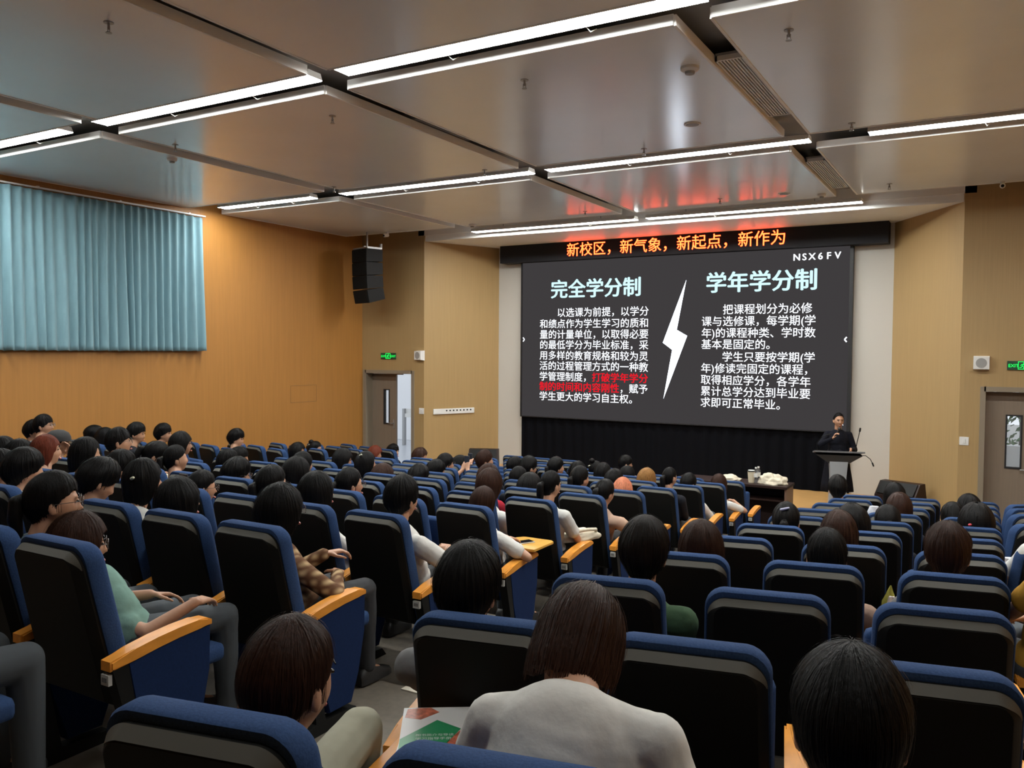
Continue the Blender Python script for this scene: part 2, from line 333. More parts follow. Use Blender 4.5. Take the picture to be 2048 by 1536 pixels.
for u, v in ((1018, 313), (905, 615), (950, 650), (908, 885), (1022, 582), (972, 553)):
    q = px(950+u/2.409, 430+v/2.409); vs.append((q[0], q[1]))
prism(bm, vs, YT-.002, YT+.001); S(obj('lightning_bolt', bm, TB))
bm = bmesh.new()
for u, sg in ((1049, 1), (1689, -1)):
    x, z = px(u, 679)
    for a in (1, -1): box(bm, -.012, .012, YT-.001, YT, 0, .055); M = Matrix.Translation((x, 0, z)) @ Matrix.Rotation(sg*a*math.radians(-40), 4, 'Y') @ Matrix.Scale(a, 4, (0, 0, 1)); bmesh.ops.transform(bm, matrix=M, verts=bm.verts[-8:])
S(obj('page_arrow', bm, TW))
bm = bmesh.new(); x, z = px(1683, 842); prism(bm, [(x, z+.05), (x-.045, z-.03), (x-.01, z-.045), (x+.03, z-.08)], YT-.002, YT); S(obj('pointer', bm, TW))
# skirt curtain below the screen
bm = bmesh.new(); n = 160; rows = []
for j, z in enumerate((SZ0-.02, -1.9, ZST+.005)):
    rows.append([bm.verts.new((SX0-.03+(SX1-SX0+.085)*i/n, YD+.05+.018*math.sin(i*1.15+.4*math.sin(i*.37)), z)) for i in range(n+1)])
for A, D in zip(rows, rows[1:]):
    for i in range(n): bm.faces.new((A[i], A[i+1], D[i+1], D[i]))
tag(obj('stage_skirt_curtain', bm, SKIRT, smooth=180), 'black cloth skirt hanging below the big screen', 'curtain')
# ---------------------------------------------------------------- red LED banner
ban = thing('led_banner', 'black LED banner with glowing red Chinese lettering above the screen', 'sign', (-5.28, 15.05, 1.817))
def Bn(o): o.parent = ban; o.matrix_parent_inverse = Matrix.Translation(-ban.location); return o
Bn(obj('banner_body', B(-9.0, -1.565, 15.05, YS-.01, 1.817, 2.172), mat('banner black', (.014, .0145, .018), .6, spec=.2)))
b0 = on_y(1133, 512, 15.045); b1 = on_y(1573, 489, 15.045); eb = (b1.x-b0.x)/15
Bn(obj('banner_lettering', text_bm([('新校区，新气象，新起点，新作为', b0.x, b0.z+.04*eb, eb)], bold=.004, y=15.045), emis('red LED', (1, .048, .011), 15)))
# ---------------------------------------------------------------- curtains by the wall
CY0, CY1 = 2.2, 9.56
nx, nz = 900, 26; top, bot = 2.175, -.046
me = bpy.data.meshes.new('window_curtain'); verts = []; faces = []
rng = random.Random(3); knots = [0]
while knots[-1] < CY1-CY0: knots.append(knots[-1] + rng.uniform(.095, .175))
amp = [rng.uniform(.6, 1.15) for _ in knots]; drift = [rng.uniform(-.05, .05) for _ in knots]
kn = np.array(knots)
for j in range(nz+1):
    t = j/nz; z = top + (bot-top)*t
    kk = kn + np.array(drift)*t
    for i in range(nx+1):
        y = (CY1-CY0)*i/nx; k = int(np.searchsorted(kk, y)) - 1; k = max(0, min(len(kn)-2, k)); f = (y-kk[k])/max(.03, kk[k+1]-kk[k])
        f = min(1, max(0, f)); pl = (.5-.5*math.cos(2*math.pi*f))**(1.5-.75*t)
        d = (.055 + .055*t)*amp[k]*pl + .012*math.sin(y*5+3*t)
        verts.append((XL+.05+d, CY0+y, z + .012*math.sin(math.pi*f)*(t > .99)))
for j in range(nz):
    for i in range(nx): a = j*(nx+1)+i; faces.append((a, a+1, a+nx+2, a+nx+1))
me.from_pydata(verts, [], faces)
CURT = mat('pale blue curtain cloth', (.180, .320, .370), .8, sheen=.2, var=.05, stretch=(1, 1, .2), bscale=20)
ct = link('window_curtain', me, CURT, smooth=180); tag(ct, 'long pale blue pleated curtain hanging on the orange wood side wall', 'curtain')
md = ct.modifiers.new('s', 'SOLIDIFY'); md.thickness = .004
t = thing('curtain_rail', 'thin white curtain rail above the pale blue curtain', 'curtain rail', (XL, CY1, 2.19))
bm = bmesh.new(); box(bm, .06, .10, CY0-CY1, .02, 0, .022); obj('rail', bm, WHITEP, t)
for k in range(6): bm = bmesh.new(); box(bm, 0, .09, -.3-1.25*k, -.27-1.25*k, .022, .036); obj('bracket', bm, WHITEP, t)
# ---------------------------------------------------------------- doors
def door_frame(parent, x0, x1, zt, y0=YF-.02, depth=.25):
    bm = bmesh.new(); box(bm, x0-.05, x0+.02, y0, y0+depth, ZF, zt+.05); box(bm, x1-.02, x1+.05, y0, y0+depth, ZF, zt+.05); box(bm, x0, x1, y0, y0+depth, zt-.02, zt+.05)
    o = obj('door_frame', bm, FRAMEM, parent); o['kind'] = 'structure'; return o
def door_leaf(parent, x0, x1, y, zt, gx0, gx1, gz0, gz1, hx, hz, flip=1):
    bm = bmesh.new()
    box(bm, x0, gx0, y, y+.045, ZF+.01, zt); box(bm, gx1, x1, y, y+.045, ZF+.01, zt); box(bm, gx0, gx1, y, y+.045, ZF+.01, gz0); box(bm, gx0, gx1, y, y+.045, gz1, zt)
    lf = obj('door_leaf', bm, DOORM, parent)
    bm = bmesh.new(); w_ = .022
    for a in ((gx0-w_, gx0, gz0-w_, gz1+w_), (gx1, gx1+w_, gz0-w_, gz1+w_), (gx0, gx1, gz1, gz1+w_), (gx0, gx1, gz0-w_, gz0)): box(bm, a[0], a[1], y-.012, y+.057, a[2], a[3])
    obj('glazing_bead', bm, SCREENBEZ, lf)
    g = obj('glass_pane', B(gx0, gx1, y+.018, y+.026, gz0, gz1), glass(), lf)
    bm = bmesh.new(); box(bm, hx-.02, hx+.02, y-.012, y, hz-.10, hz+.10, bev=.004); cyl(bm, (hx, y-.05, hz+.02), (hx, y, hz+.02), .01, n=10); cap(bm, (hx, y-.05, hz+.02), (hx-flip*.11, y-.05, hz+.02), .01, .009, 10)
    obj('door_handle', bm, METALG, lf)
    return lf
def glass():
    if 'glass' in MATS: return MATS['glass']
    m = bpy.data.materials.new('clear glass'); m.use_nodes = True; nt = m.node_tree; b = nt.nodes['Principled BSDF']
    tr = nt.nodes.new('ShaderNodeBsdfTransparent'); mx = nt.nodes.new('ShaderNodeMixShader'); mx.inputs[0].default_value = .12
    b.inputs['Roughness'].default_value = .03; b.inputs['Base Color'].default_value = (.5, .5, .5, 1)
    nt.links.new(tr.outputs[0], mx.inputs[1]); nt.links.new(b.outputs[0], mx.inputs[2]); nt.links.new(mx.outputs[0], nt.nodes['Material Output'].inputs[0]); MATS['glass'] = m; return m
def room_thing(name, loc): o = empty(name, loc); o['kind'] = 'structure'; return o
d1 = room_thing('door_1', (0, 0, 0)); d1['label'] = 'brown double door by the wooden wing, one leaf open to a bright corridor'
door_frame(d1, *DL)
gl = [on_y(u, v, 13.9) for u, v in ((770.5, 780), (779, 846), (789, 848))]
xs = on_y(793.5, 800, 13.9).x
door_leaf(d1, DL[0]+.02, xs, 13.88, DL[2]-.03, gl[0].x, gl[1].x, gl[1].z, gl[0].z, gl[2].x, gl[2].z)
bm = bmesh.new(); a = on_y(776, 746, 13.84); b = on_y(806, 745, 13.84); box(bm, a.x, b.x, 13.80, 13.86, a.z-.03, a.z+.03); obj('door_closer', bm, FRAMEM, d1)
bm = bmesh.new(); box(bm, 0, .045, 0, .6, ZF+.01, DL[2]-.03); ol = obj('open_leaf', bm, DOORM, d1); ol.location = (DL[1]-.03, 13.93, 0); ol.rotation_euler = (0, 0, math.radians(-2))
d2 = room_thing('door_2', (0, 0, 0)); d2['label'] = 'closed brown door with narrow glass slot near the stage'
door_frame(d2, *DR)
gr = [on_y(u, v, 13.87) for u, v in ((2015, 832), (2039, 935), (2047, 938))]
door_leaf(d2, DR[0]+.02, DR[1]-.02, 13.85, DR[2]-.03, gr[0].x, gr[1].x+.0, gr[1].z, gr[0].z, gr[1].x+.12, gr[2].z-.03)
# corridor outside door 1 (open to daylight) and the garden outside door 2
struct('floor_corridor', B(-30, -8, YF+.2, 22, ZF-.1, ZF-.005), mat('corridor floor', (.50, .52, .56), .3))
struct('wall_corridor', B(-30, -8, 21.6, 21.9, ZF, 6), mat('corridor wall', (.85, .86, .88), .7))
t = thing('stair_railing', 'white railing in the bright corridor outside the open door', 'railing', (-15, 20.4, ZF))
p0 = on_y(806, 817, 20.4); p1 = on_y(809, 872, 20.4)
for k in range(3): bm = bmesh.new(); box(bm, p1.x-.05+2*k+15, p1.x+.03+2*k+15, -.05, .05, 0, p0.z-ZF); obj('post', bm, METALG, t)
bm = bmesh.new(); box(bm, p1.x+15, p1.x+19.2, -.03, .03, on_y(815, 831, 20.4).z-ZF-.05, on_y(815, 831, 20.4).z-ZF+.06); obj('handrail', bm, WHITEP, t)
bm = bmesh.new(); box(bm, p1.x+15, p1.x+19.2, .02, .035, on_y(815, 829, 20.4).z-ZF, p0.z-ZF); obj('panel', bm, WHITEP, t)
struct('ground_outside', B(-3, 8, YF+.3, 40, ZF-.2, ZF-.02), mat('paving outside', (.4, .4, .38), .8))
bm = B(-2.2, 8, 19.5, 19.7, ZF, -1.85); struct('wall_garden', bm, mat('garden wall', (.5, .51, .52), .8))
t = thing('garden_tree', 'leafy green tree seen through the glass slot of the closed door', 'tree', (.6, 23, ZF))
bm = bmesh.new(); tube(bm, [(0, 0, 0), (.05, 0, 1.0), (-.05, .05, 2.4)], [.12, .1, .06]); obj('trunk', bm, DARKBRN, t)
bm = bmesh.new(); rg = random.Random(5)
for k in range(1500):
    c = Vector((rg.gauss(0, .75), rg.gauss(0, .6), 2.3+rg.gauss(0, .75))); a = Vector((rg.uniform(-1, 1), rg.uniform(-1, 1), rg.uniform(-1, 1))).normalized()*.10; b = a.orthogonal().normalized()*.045
    bm.faces.new([bm.verts.new(c+q) for q in (-a, b, a, -b)])
obj('foliage', bm, mat('leaves', (.05, .11, .04), .6), t)
# ---------------------------------------------------------------- wall fittings
def exit_sign(c, s):
    t = thing('exit_sign', 'green glowing exit sign ' + s, 'exit sign', c, 0, 'exit signs')
    obj('plate', B(-.19, .19, 0, .025, -.062, .062), mat('sign plate', (.012, .06, .03), .4), t)
    G = emis('exit green', (.02, 1, .12), 1.5)
    bm = text_bm([('EXIT', -.178, -.025, .062), ('EXIT', .072, -.025, .062)], bold=.01, y=-.003); obj('lettering', bm, G, t)
    bm = bmesh.new()
    for a in ((-.06, .06, .048, .056), (-.06, .06, -.056, -.048), (-.06, -.052, -.048, .048), (.052, .06, -.048, .048)): box(bm, a[0], a[1], -.004, 0, a[2], a[3])
    ell(bm, (.012, -.003, .033), (.010, .003, .010), 10, 8)
    for p, q in (((.008, .02), (-.008, -.008)), ((-.008, -.008), (.012, -.02)), ((.012, -.02), (.005, -.042)), ((-.008, -.008), (-.02, -.028)), ((-.02, -.028), (-.04, -.03)), ((.006, .016), (.028, .004)), ((.006, .016), (-.018, .012)), ((-.018, .012), (-.026, -.004))):
        cap(bm, (p[0], -.003, p[1]), (q[0], -.003, q[1]), .0045, .0045, 6)
    obj('running_figure', bm, G, t)
exit_sign(on_y(776, 712, YF-.03), 'above the open double door'); exit_sign(on_y(2046, 731, YF-.03), 'above the closed door')
def wall_speaker(c, s, rz):
    t = thing('wall_speaker', 'small white square wall speaker ' + s, 'speaker', c, rz, 'small wall speakers')
    bm = bmesh.new(); prism(bm, [(.0, -.10), (-.11, -.085), (-.11, .085), (.0, .10)], -.1, .1, 'x'); obj('cabinet', bm, WHITEP, t)
    bm = bmesh.new(); cyl(bm, (0, -.116, 0), (0, -.11, 0), .07, n=24); obj('grille', bm, GREYP, t)
wall_speaker(on_y(843, 711, YF-.0), 'beside the green exit sign of the open door', -.25); wall_speaker(on_y(1963, 726, YF-.0), 'above the light switch near the closed door', 0)
for c, s in ((on_y(843.5, 822, YF), 'beside the open double door'), (on_y(1928, 882, YF), 'beside the closed door')):
    t = thing('light_switch', 'white square light switch ' + s, 'light switch', c, 0, 'light switches')
    obj('plate', B(-.06, .06, -.012, 0, -.06, .06, bev=.003), WHITEP, t); obj('rocker', B(-.022, .022, -.018, -.012, -.03, .03, bev=.002), WHITEP, t)
# power strip on the wooden wing
A2 = Vector((-9.95, YF)); B2 = Vector((-9.2, YS)); dv = (B2-A2).normalized(); nv = Vector((dv.y, -dv.x))
def on_wing(u, v): d = ray(u, v); n3 = Vector((nv.x, nv.y, 0)); return d*((Vector((A2.x, A2.y, 0)).dot(n3))/d.dot(n3))
wa = on_wing(866, 822); wb = on_wing(947, 821.5); L = (wb-wa).length
t = thing('socket_strip', 'long white socket strip with eight dark slots on the wooden stage wing', 'socket strip', (wa.x+nv.x*.002, wa.y+nv.y*.002, (wa.z+wb.z)/2), math.atan2(dv.y, dv.x))
obj('body', B(0, L, -.03, 0, -.055, .055, bev=.004), WHITEP, t)
for k in range(8):
    x = L*(.31+.085*k); obj('socket_slot', B(x-.017*L, x+.017*L, -.033, -.029, .0, .028), BLACKP, t)
obj('switch_box', B(.02, L*.15, -.036, -.03, -.04, .04, bev=.003), WHITEP, t)
# access hatch outline on the side wall
bm = bmesh.new()
for y0, y1, z0, z1 in ((11.6, 12.3, -1.02, -1.012), (11.6, 12.3, -.70, -.692), (11.6, 11.606, -1.02, -.692), (12.294, 12.3, -1.02, -.692)): box(bm, XL-.01, XL+.003, y0, y1, z0, z1)
struct('trim_3', bm, mat('hatch joint', (.22, .11, .04), .6))
# ---------------------------------------------------------------- hanging line array
c = on_y(736, 500, 12.9)
t = thing('hanging_loudspeaker', 'black hanging line-array loudspeaker in the corner by the open door', 'loudspeaker', c, math.radians(-18))
tilt = 0; z = 0; y = 0
for k in range(4):
    hh = .255; tilt = (0, .03, .07, .20)[k]
    bm = bmesh.new(); prism(bm, [(.17, -.01), (-.20, 0), (-.20, -hh), (.17, -hh+.02)], -.26, .26, 'x')
    M = Matrix.Translation((0, y, z)) @ Matrix.Rotation(tilt, 4, 'X'); bmesh.ops.transform(bm, matrix=M, verts=bm.verts[:])
    cb = obj('cabinet', bm, BLACKP, t)
    bm = B(-.25, .25, -.212, -.2, -hh+.012, -.012); bmesh.ops.transform(bm, matrix=M, verts=bm.verts[:]); obj('grille', bm, mat('grille black', (.009, .0095, .0095), .8, spec=.1), cb)
    z -= hh*math.cos(tilt); y += hh*math.sin(tilt)*.6
bm = bmesh.new(); box(bm, -.26, .26, -.18, .16, .0, .035); box(bm, -.02, .02, -.1, .3, .035, .07); obj('fly_frame', bm, METALG, t)
bm = bmesh.new(); cyl(bm, (0, -.02, .05), (0, -.02, H-c.z), .018, n=10); cyl(bm, (.15, .2, .05), (.15, .2, .12), .03, n=10); obj('drop_rod', bm, METALG, t)
# ---------------------------------------------------------------- stage monitors, portable loudspeaker
def wedge(name, label, loc, rz, wd, dp, ht):
    t = thing(name, label, 'loudspeaker', loc, rz, 'stage monitors')
    bm = bmesh.new(); prism(bm, [(-dp/2, 0), (dp/2, 0), (dp/2, ht*.55), (dp*.12, ht), (-dp*.25, ht)], -wd/2, wd/2, 'x'); obj('cabinet', bm, DARKBRN, t)
    bm = bmesh.new(); prism(bm, [(dp/2-.002, ht*.60), (dp*.14, ht*.98), (dp*.14+.012, ht*1.0), (dp/2+.01, ht*.62)], -wd/2+.03, wd/2-.03, 'x'); obj('grille', bm, BLACKP, t)
wedge('stage_monitor', 'dark stage monitor box against the wooden wing by the socket strip', (-9.0, 14.45, ZST), math.radians(205), .6, .42, .42)
wedge('stage_monitor', 'dark angular stage monitor behind the dark-haired audience near the wooden wing', (-1.2, 14.1, ZST), math.radians(160), .62, .45, .44)
t = thing('portable_loudspeaker', 'black portable loudspeaker case with white label by the side wall', 'loudspeaker', (-11.2, 12.45, ZF))
obj('cabinet', B(-.2, .2, -.2, .2, .05, .95, bev=.02), BLACKP, t); obj('label_sticker', B(.201, .203, .08, .14, .72, .88), WHITEP, t)
bm = bmesh.new(); tube(bm, [(-.1, 0, .95), (-.1, 0, .99), (.1, 0, .99), (.1, 0, .95)], .012); obj('handle', bm, BLACKP, t)
bm = bmesh.new(); box(bm, .205, .212, -.17, .05, .12, .85); obj('grille', bm, GREYP, t)
# ---------------------------------------------------------------- lectern with gooseneck microphones
lt_ = Vector((-2.07, 13.72, ZST))
t = thing('lectern', 'grey and white lectern with sloping dark top at the edge of the stage', 'lectern', lt_, math.radians(14))
bm = bmesh.new(); prism(bm, [(-.22, .0), (.20, .0), (.20, .025), (-.22, .025)], -.27, .27, 'x'); obj('base', bm, GREYP, t)
bm = bmesh.new(); loft(bm, [[bm.verts.new((x*w_, y*w_*.9-.01, z)) for x, y in ((-1, -1), (1, -1), (1, 1), (-1, 1))] for z, w_ in ((.025, .13), (.5, .115), (.80, .135))]); obj('column', bm, mat('lectern silver panel', (.33, .35, .37), .4), t)
bm = bmesh.new(); prism(bm, [(-.24, .905), (.21, .845), (.21, .868), (-.24, .93)], -.36, .36, 'x'); obj('desk_top', bm, mat('lectern desk grey', (.16, .165, .17), .35), t)
bm = bmesh.new(); loft(bm, [[bm.verts.new((x*a, y*b, z)) for x, y in ((-1, -1), (1, -1), (1, 1), (-1, 1))] for z, a, b in ((.72, .14, .11), (.86, .335, .19))]); obj('desk_hopper', bm, mat('lectern hopper dark', (.035, .035, .036), .4), t)
bm = bmesh.new(); tube(bm, [(-.30, .1, .9), (-.31, .08, 1.0), (-.24, .0, 1.12), (-.16, -.06, 1.16)], .006); cap(bm, (-.16, -.06, 1.16), (-.13, -.08, 1.165), .012, .012, 8); obj('gooseneck_microphone', bm, BLACKP, t)
bm = bmesh.new(); tube(bm, [(.26, .1, .9), (.28, .08, 1.05), (.31, .04, 1.22)], .006); cap(bm, (.31, .04, 1.22), (.315, .035, 1.26), .014, .014, 8); obj('gooseneck_microphone', bm, BLACKP, t)
bm = bmesh.new(); tube(bm, [(.33, .05, .84), (.40, .02, .845), (.46, -.02, .80), (.49, -.04, .74)], .006); cap(bm, (.49, -.04, .74), (.505, -.05, .70), .012, .012, 8); obj('gooseneck_microphone', bm, BLACKP, t)
# ---------------------------------------------------------------- dark table before the stage with cup, bottles, cloth bags
TZ = -2.0; TX0, TX1, TY0, TY1 = -4.35, -2.62, 12.72, 13.22
t = thing('front_table', 'long dark brown table in front of the stage', 'table', ((TX0+TX1)/2, 12.97, ZF)); cx = (TX0+TX1)/2
obj('table_top', B(TX0-cx, TX1-cx, -.27, .27, TZ-ZF-.04, TZ-ZF, bev=.004), DARKBRN, t)
obj('side_panel', B(TX0-cx+.01, TX0-cx+.04, -.24, .24, 0, TZ-ZF-.04), DARKBRN, t); obj('side_panel', B(TX1-cx-.04, TX1-cx-.01, -.24, .24, 0, TZ-ZF-.04), mat('table end wood', (.16, .09, .06), .4), t)
obj('front_panel', B(TX0-cx+.04, TX1-cx-.04, .2, .22, .25, TZ-ZF-.04), DARKBRN, t); obj('shelf', B(TX0-cx+.04, TX1-cx-.04, -.2, .2, TZ-ZF-.24, TZ-ZF-.22), DARKBRN, t)
c = on_y(1502.5, 967, 12.9); t = thing('paper_cup', 'cream paper coffee cup with dark lid rim on the dark table', 'cup', (c.x, 12.9, TZ))
bm = bmesh.new(); cyl(bm, (0, 0, 0), (0, 0, .17), .042, .058, 20); obj('cup_body', bm, mat('cream paper', (.62, .55, .40), .6), t, 40)
bm = bmesh.new(); cyl(bm, (0, 0, .17), (0, 0, .185), .062, .058, 20); obj('lid', bm, BLACKP, t, 40); bm = bmesh.new(); cyl(bm, (0, 0, .185), (0, 0, .19), .05, .048, 20); obj('lid_top', bm, WHITEP, t, 40)
for u, s, dy in ((1511.5, 'nearer the cream cup', .06), (1516.5, 'behind the other bottle', .16)):
    c = on_y(u, 967, 12.82+dy); t = thing('water_bottle', 'clear plastic water bottle with white cap ' + s, 'bottle', (c.x, 12.82+dy, TZ), 0, 'water bottles')
    bm = bmesh.new(); loft(bm, [ring(bm, (0, 0, z), (0, 0, 1), r, 16) for z, r in ((0, .028), (.01, .032), (.06, .03), (.12, .032), (.18, .032), (.205, .016), (.22, .014))]); obj('bottle_body', bm, glass(), t, 60)
    bm = bmesh.new(); cyl(bm, (0, 0, .22), (0, 0, .242), .016, n=14); obj('cap', bm, WHITEP, t, 40); bm = bmesh.new(); loft(bm, [ring(bm, (0, 0, z), (0, 0, 1), .0325, 16) for z in (.09, .15)], cap=False); obj('label_band', bm, WHITEP, t, 60)
CLOTH = mat('cream canvas', (.62, .56, .44), .85, var=.08, bscale=30)
def crumple(bm, sx, sy, sz, seed, amp=.35):
    rg = Vector((seed*3.1, seed*1.7, 0)); ell(bm, (0, 0, 0), (1, 1, 1), 48, 30)
    for v in bm.verts:
        p = v.co.copy(); d = 1 + amp*noise.noise(p*1.3+rg) + amp*.6*noise.noise(p*3.1+rg) + amp*.25*noise.noise(p*7+rg)
        v.co = Vector((p.x*sx*d, p.y*sy*d, max(-.15, p.z*d)*sz))
for u, v, nm, lab, sx, sz, sd in ((1546, 970, 'canvas_bag', 'crumpled cream canvas bag lying on the table end', .20, .12, 2), (1461, 962, 'folded_cloth', 'folded cream cloth on the table behind the brown-haired person', .16, .07, 5)):
    c = on_y(u, v, 12.95); bm = bmesh.new(); crumple(bm, sx, .14, sz, sd)
    tag(obj(nm, bm, CLOTH, smooth=180), lab, 'bag' if 'bag' in nm else 'cloth').location = (c.x, 12.95, TZ+.15*sz)
# ================================================================ AUDITORIUM CHAIRS
def yb(z): return .22*(BH-z)
def outline(inset, zt, zb=.36, wt=.213, wb=.226, rc=.062, n=6):
    r = max(.012, rc-inset); pts = []
    wt_, wb_, zt_ = wt-inset, wb-inset, zt-inset
    pts += [(-wb_, zb+max(0, inset)), (wb_, zb+max(0, inset)), ]
    for k in range(n+1): a = math.pi/2*k/n; pts.append((wt_-r+r*math.cos(a), zt_-r+r*math.sin(a)))
    for k in range(n+1): a = math.pi/2*(1+k/n); pts.append((-wt_+r+r*math.cos(a), zt_-r+r*math.sin(a)))
    return pts
def sm_(a, b, x): t = max(0, min(1, (x-a)/(b-a))); return t*t*(3-2*t)
def crown_(x): return -.012*(x/.21)**2            # gently arched top edge
def slab(secs, zt, wt=.213, wb=.226):
    bm = bmesh.new(); R = []
    for d, ins in secs: R.append([bm.verts.new((x, yb(z)+d, z + (crown_(x) if z > .8 else 0))) for x, z in outline(ins, zt, wt=wt, wb=wb)])
    loft(bm, R); return bm
arm_prof = [(.0, .585), (.10, .606), (.20, .622), (.30, .632), (.39, .636), (.44, .632), (.462, .620), (.462, .600), (.40, .599), (.30, .592), (.20, .580), (.10, .564), (.0, .548)]
def mesh_of(name, bm, m, smooth=30):
    me = bpy.data.meshes.new(name); bmesh.ops.recalc_face_normals(bm, faces=bm.faces[:]); bm.to_mesh(me); bm.free(); me.materials.append(m)
    me.shade_smooth(); me.set_sharp_from_angle(angle=math.radians(smooth)); return me
CH = {}
CH['back_shell'] = mesh_of('back_shell', slab([(0, .026), (.004, .021), (.034, .0), (.050, .0)], BH-.034, .206, .222), SHELL, 22)
bm = bmesh.new(); R = []
for d, ins, e in ((.0022, .0225, 0), (.0325, .0005, 0)):
    q = [(x, z) for x, z in outline(ins, BH-.034, wt=.206, wb=.222, n=12) if z > .90]; R.append([bm.verts.new((x, yb(z)+d-.0016, z+crown_(x)+.0012)) for x, z in q])
for a, b in zip(R[0], R[1]): f_r = sm_(.905, .958, a.co.z); a.co = b.co.lerp(a.co, f_r)
for a in range(len(R[0])-1): bm.faces.new((R[0][a], R[0][a+1], R[1][a+1], R[1][a]))
CH['shell_rim'] = mesh_of('shell_rim', bm, RIM, 60)
CH['back_cushion'] = mesh_of('back_cushion', slab([(.044, .012), (.046, .002), (.056, -.004), (.10, -.004), (.116, .0), (.127, .010), (.131, .04)], BH-.012), BLUE, 40)
bm = bmesh.new(); box(bm, -.225, .225, .24, .70, .375, .455, bev=.025); CH['seat'] = mesh_of('seat', bm, BLUE, 50)
bm = bmesh.new(); box(bm, -.225, .225, .275, .355, .42, .84, bev=.025); CH['seat_up'] = mesh_of('seat', bm, BLUE, 50)
bm = bmesh.new(); prism(bm, arm_prof, -.034, .034, 'x'); bmesh.ops.bevel(bm, geom=[e for e in bm.edges if abs(e.verts[0].co.x-e.verts[1].co.x) < 1e-6], offset=.007, segments=2, affect='EDGES'); CH['armrest'] = mesh_of('armrest', bm, ARMW, 40)
bm = bmesh.new(); prism(bm, [(.01, .552), (.075, .56), (.165, .06), (.38, .05), (.42, .0), (-.02, .0), (.0, .03), (.10, .06), (.075, .30)], -.028, .028, 'x'); CH['arm_post'] = mesh_of('arm_post', bm, BLACKP, 30)
bm = bmesh.new(); prism(bm, [(.072, .559), (.20, .580), (.30, .592), (.40, .599), (.455, .600), (.445, .42), (.40, .22), (.35, .08), (.19, .08), (.12, .33)], -.030, .030, 'x'); bmesh.ops.bevel(bm, geom=[e for e in bm.edges if abs(e.verts[0].co.x-e.verts[1].co.x) < 1e-6], offset=.006, segments=1, affect='EDGES'); CH['side_panel'] = mesh_of('side_panel', bm, BLUEP, 40)
bm = bmesh.new(); box(bm, -.022, .022, -.004, .012, .495, .535); CH['number_plate'] = mesh_of('number_plate', bm, PLATE, 30)
bm = bmesh.new(); 
for k in range(3): box(bm, -.014+.010*k, -.008+.010*k, -.006, -.003, .507, .524)
CH['plate_digits'] = mesh_of('plate_digits', bm, PLATEINK, 30)
def child(me, name, parent, loc=(0, 0, 0)):
    o = bpy.data.objects.new(name, me); C.objects.link(o); o.parent = parent; o.location = loc; return o
def chair_proto(occupied, xr, left, plate=False):
    t = empty('auditorium_chair', (0, 0, -60))
    sl_ = child(CH['back_shell'], 'back_shell', t); child(CH['shell_rim'], 'shell_rim', sl_); child(CH['back_cushion'], 'back_cushion', t); child(CH['seat' if occupied else 'seat_up'], 'seat', t)
    for x in ([xr] + ([left] if left is not None else [])):
        a = child(CH['armrest'], 'armrest', t, (x, .075, 0)); child(CH['arm_post'], 'arm_post', t, (x, .075, 0)); child(CH['side_panel'], 'side_panel', t, (x, .075, 0))
        if plate: p = child(CH['number_plate'], 'number_plate', t, (x, .075, 0)); child(CH['plate_digits'], 'digits', p)
    return t
protos = {}
def place_chair(loc, rz, occ, label, group, xr=.2755, left=None, plate=False):
    key = (occ, xr, left, plate)
    if key not in protos: protos[key] = chair_proto(*key); o = protos[key]
    else: o = copy_tree(protos[key])
    o.location = loc; o.rotation_euler = (0, 0, rz); tag(o, label, 'chair', group); return o
def seat_pos(b, n, c):
    """floor point under the back of a chair, its heading"""
    SH = .085
    if b == 'C': y, z = row_mid(n); return Vector((-3.0675-.551*c - (.045 if n == 1 else 0), y-SH, zfloor(z))), 0.0
    y, z = row_near(n); x = (-1.26, -.69, -.13)[c]; y += .21*(x+.69)
    sx, sy = SH*math.sin(math.radians(12)), SH*math.cos(math.radians(12))
    if b == 'R': return Vector((x+sx, y-sy, zfloor(z))), math.radians(12)
    return Vector((2*XC-x-sx, y-sy, zfloor(z))), math.radians(-12)
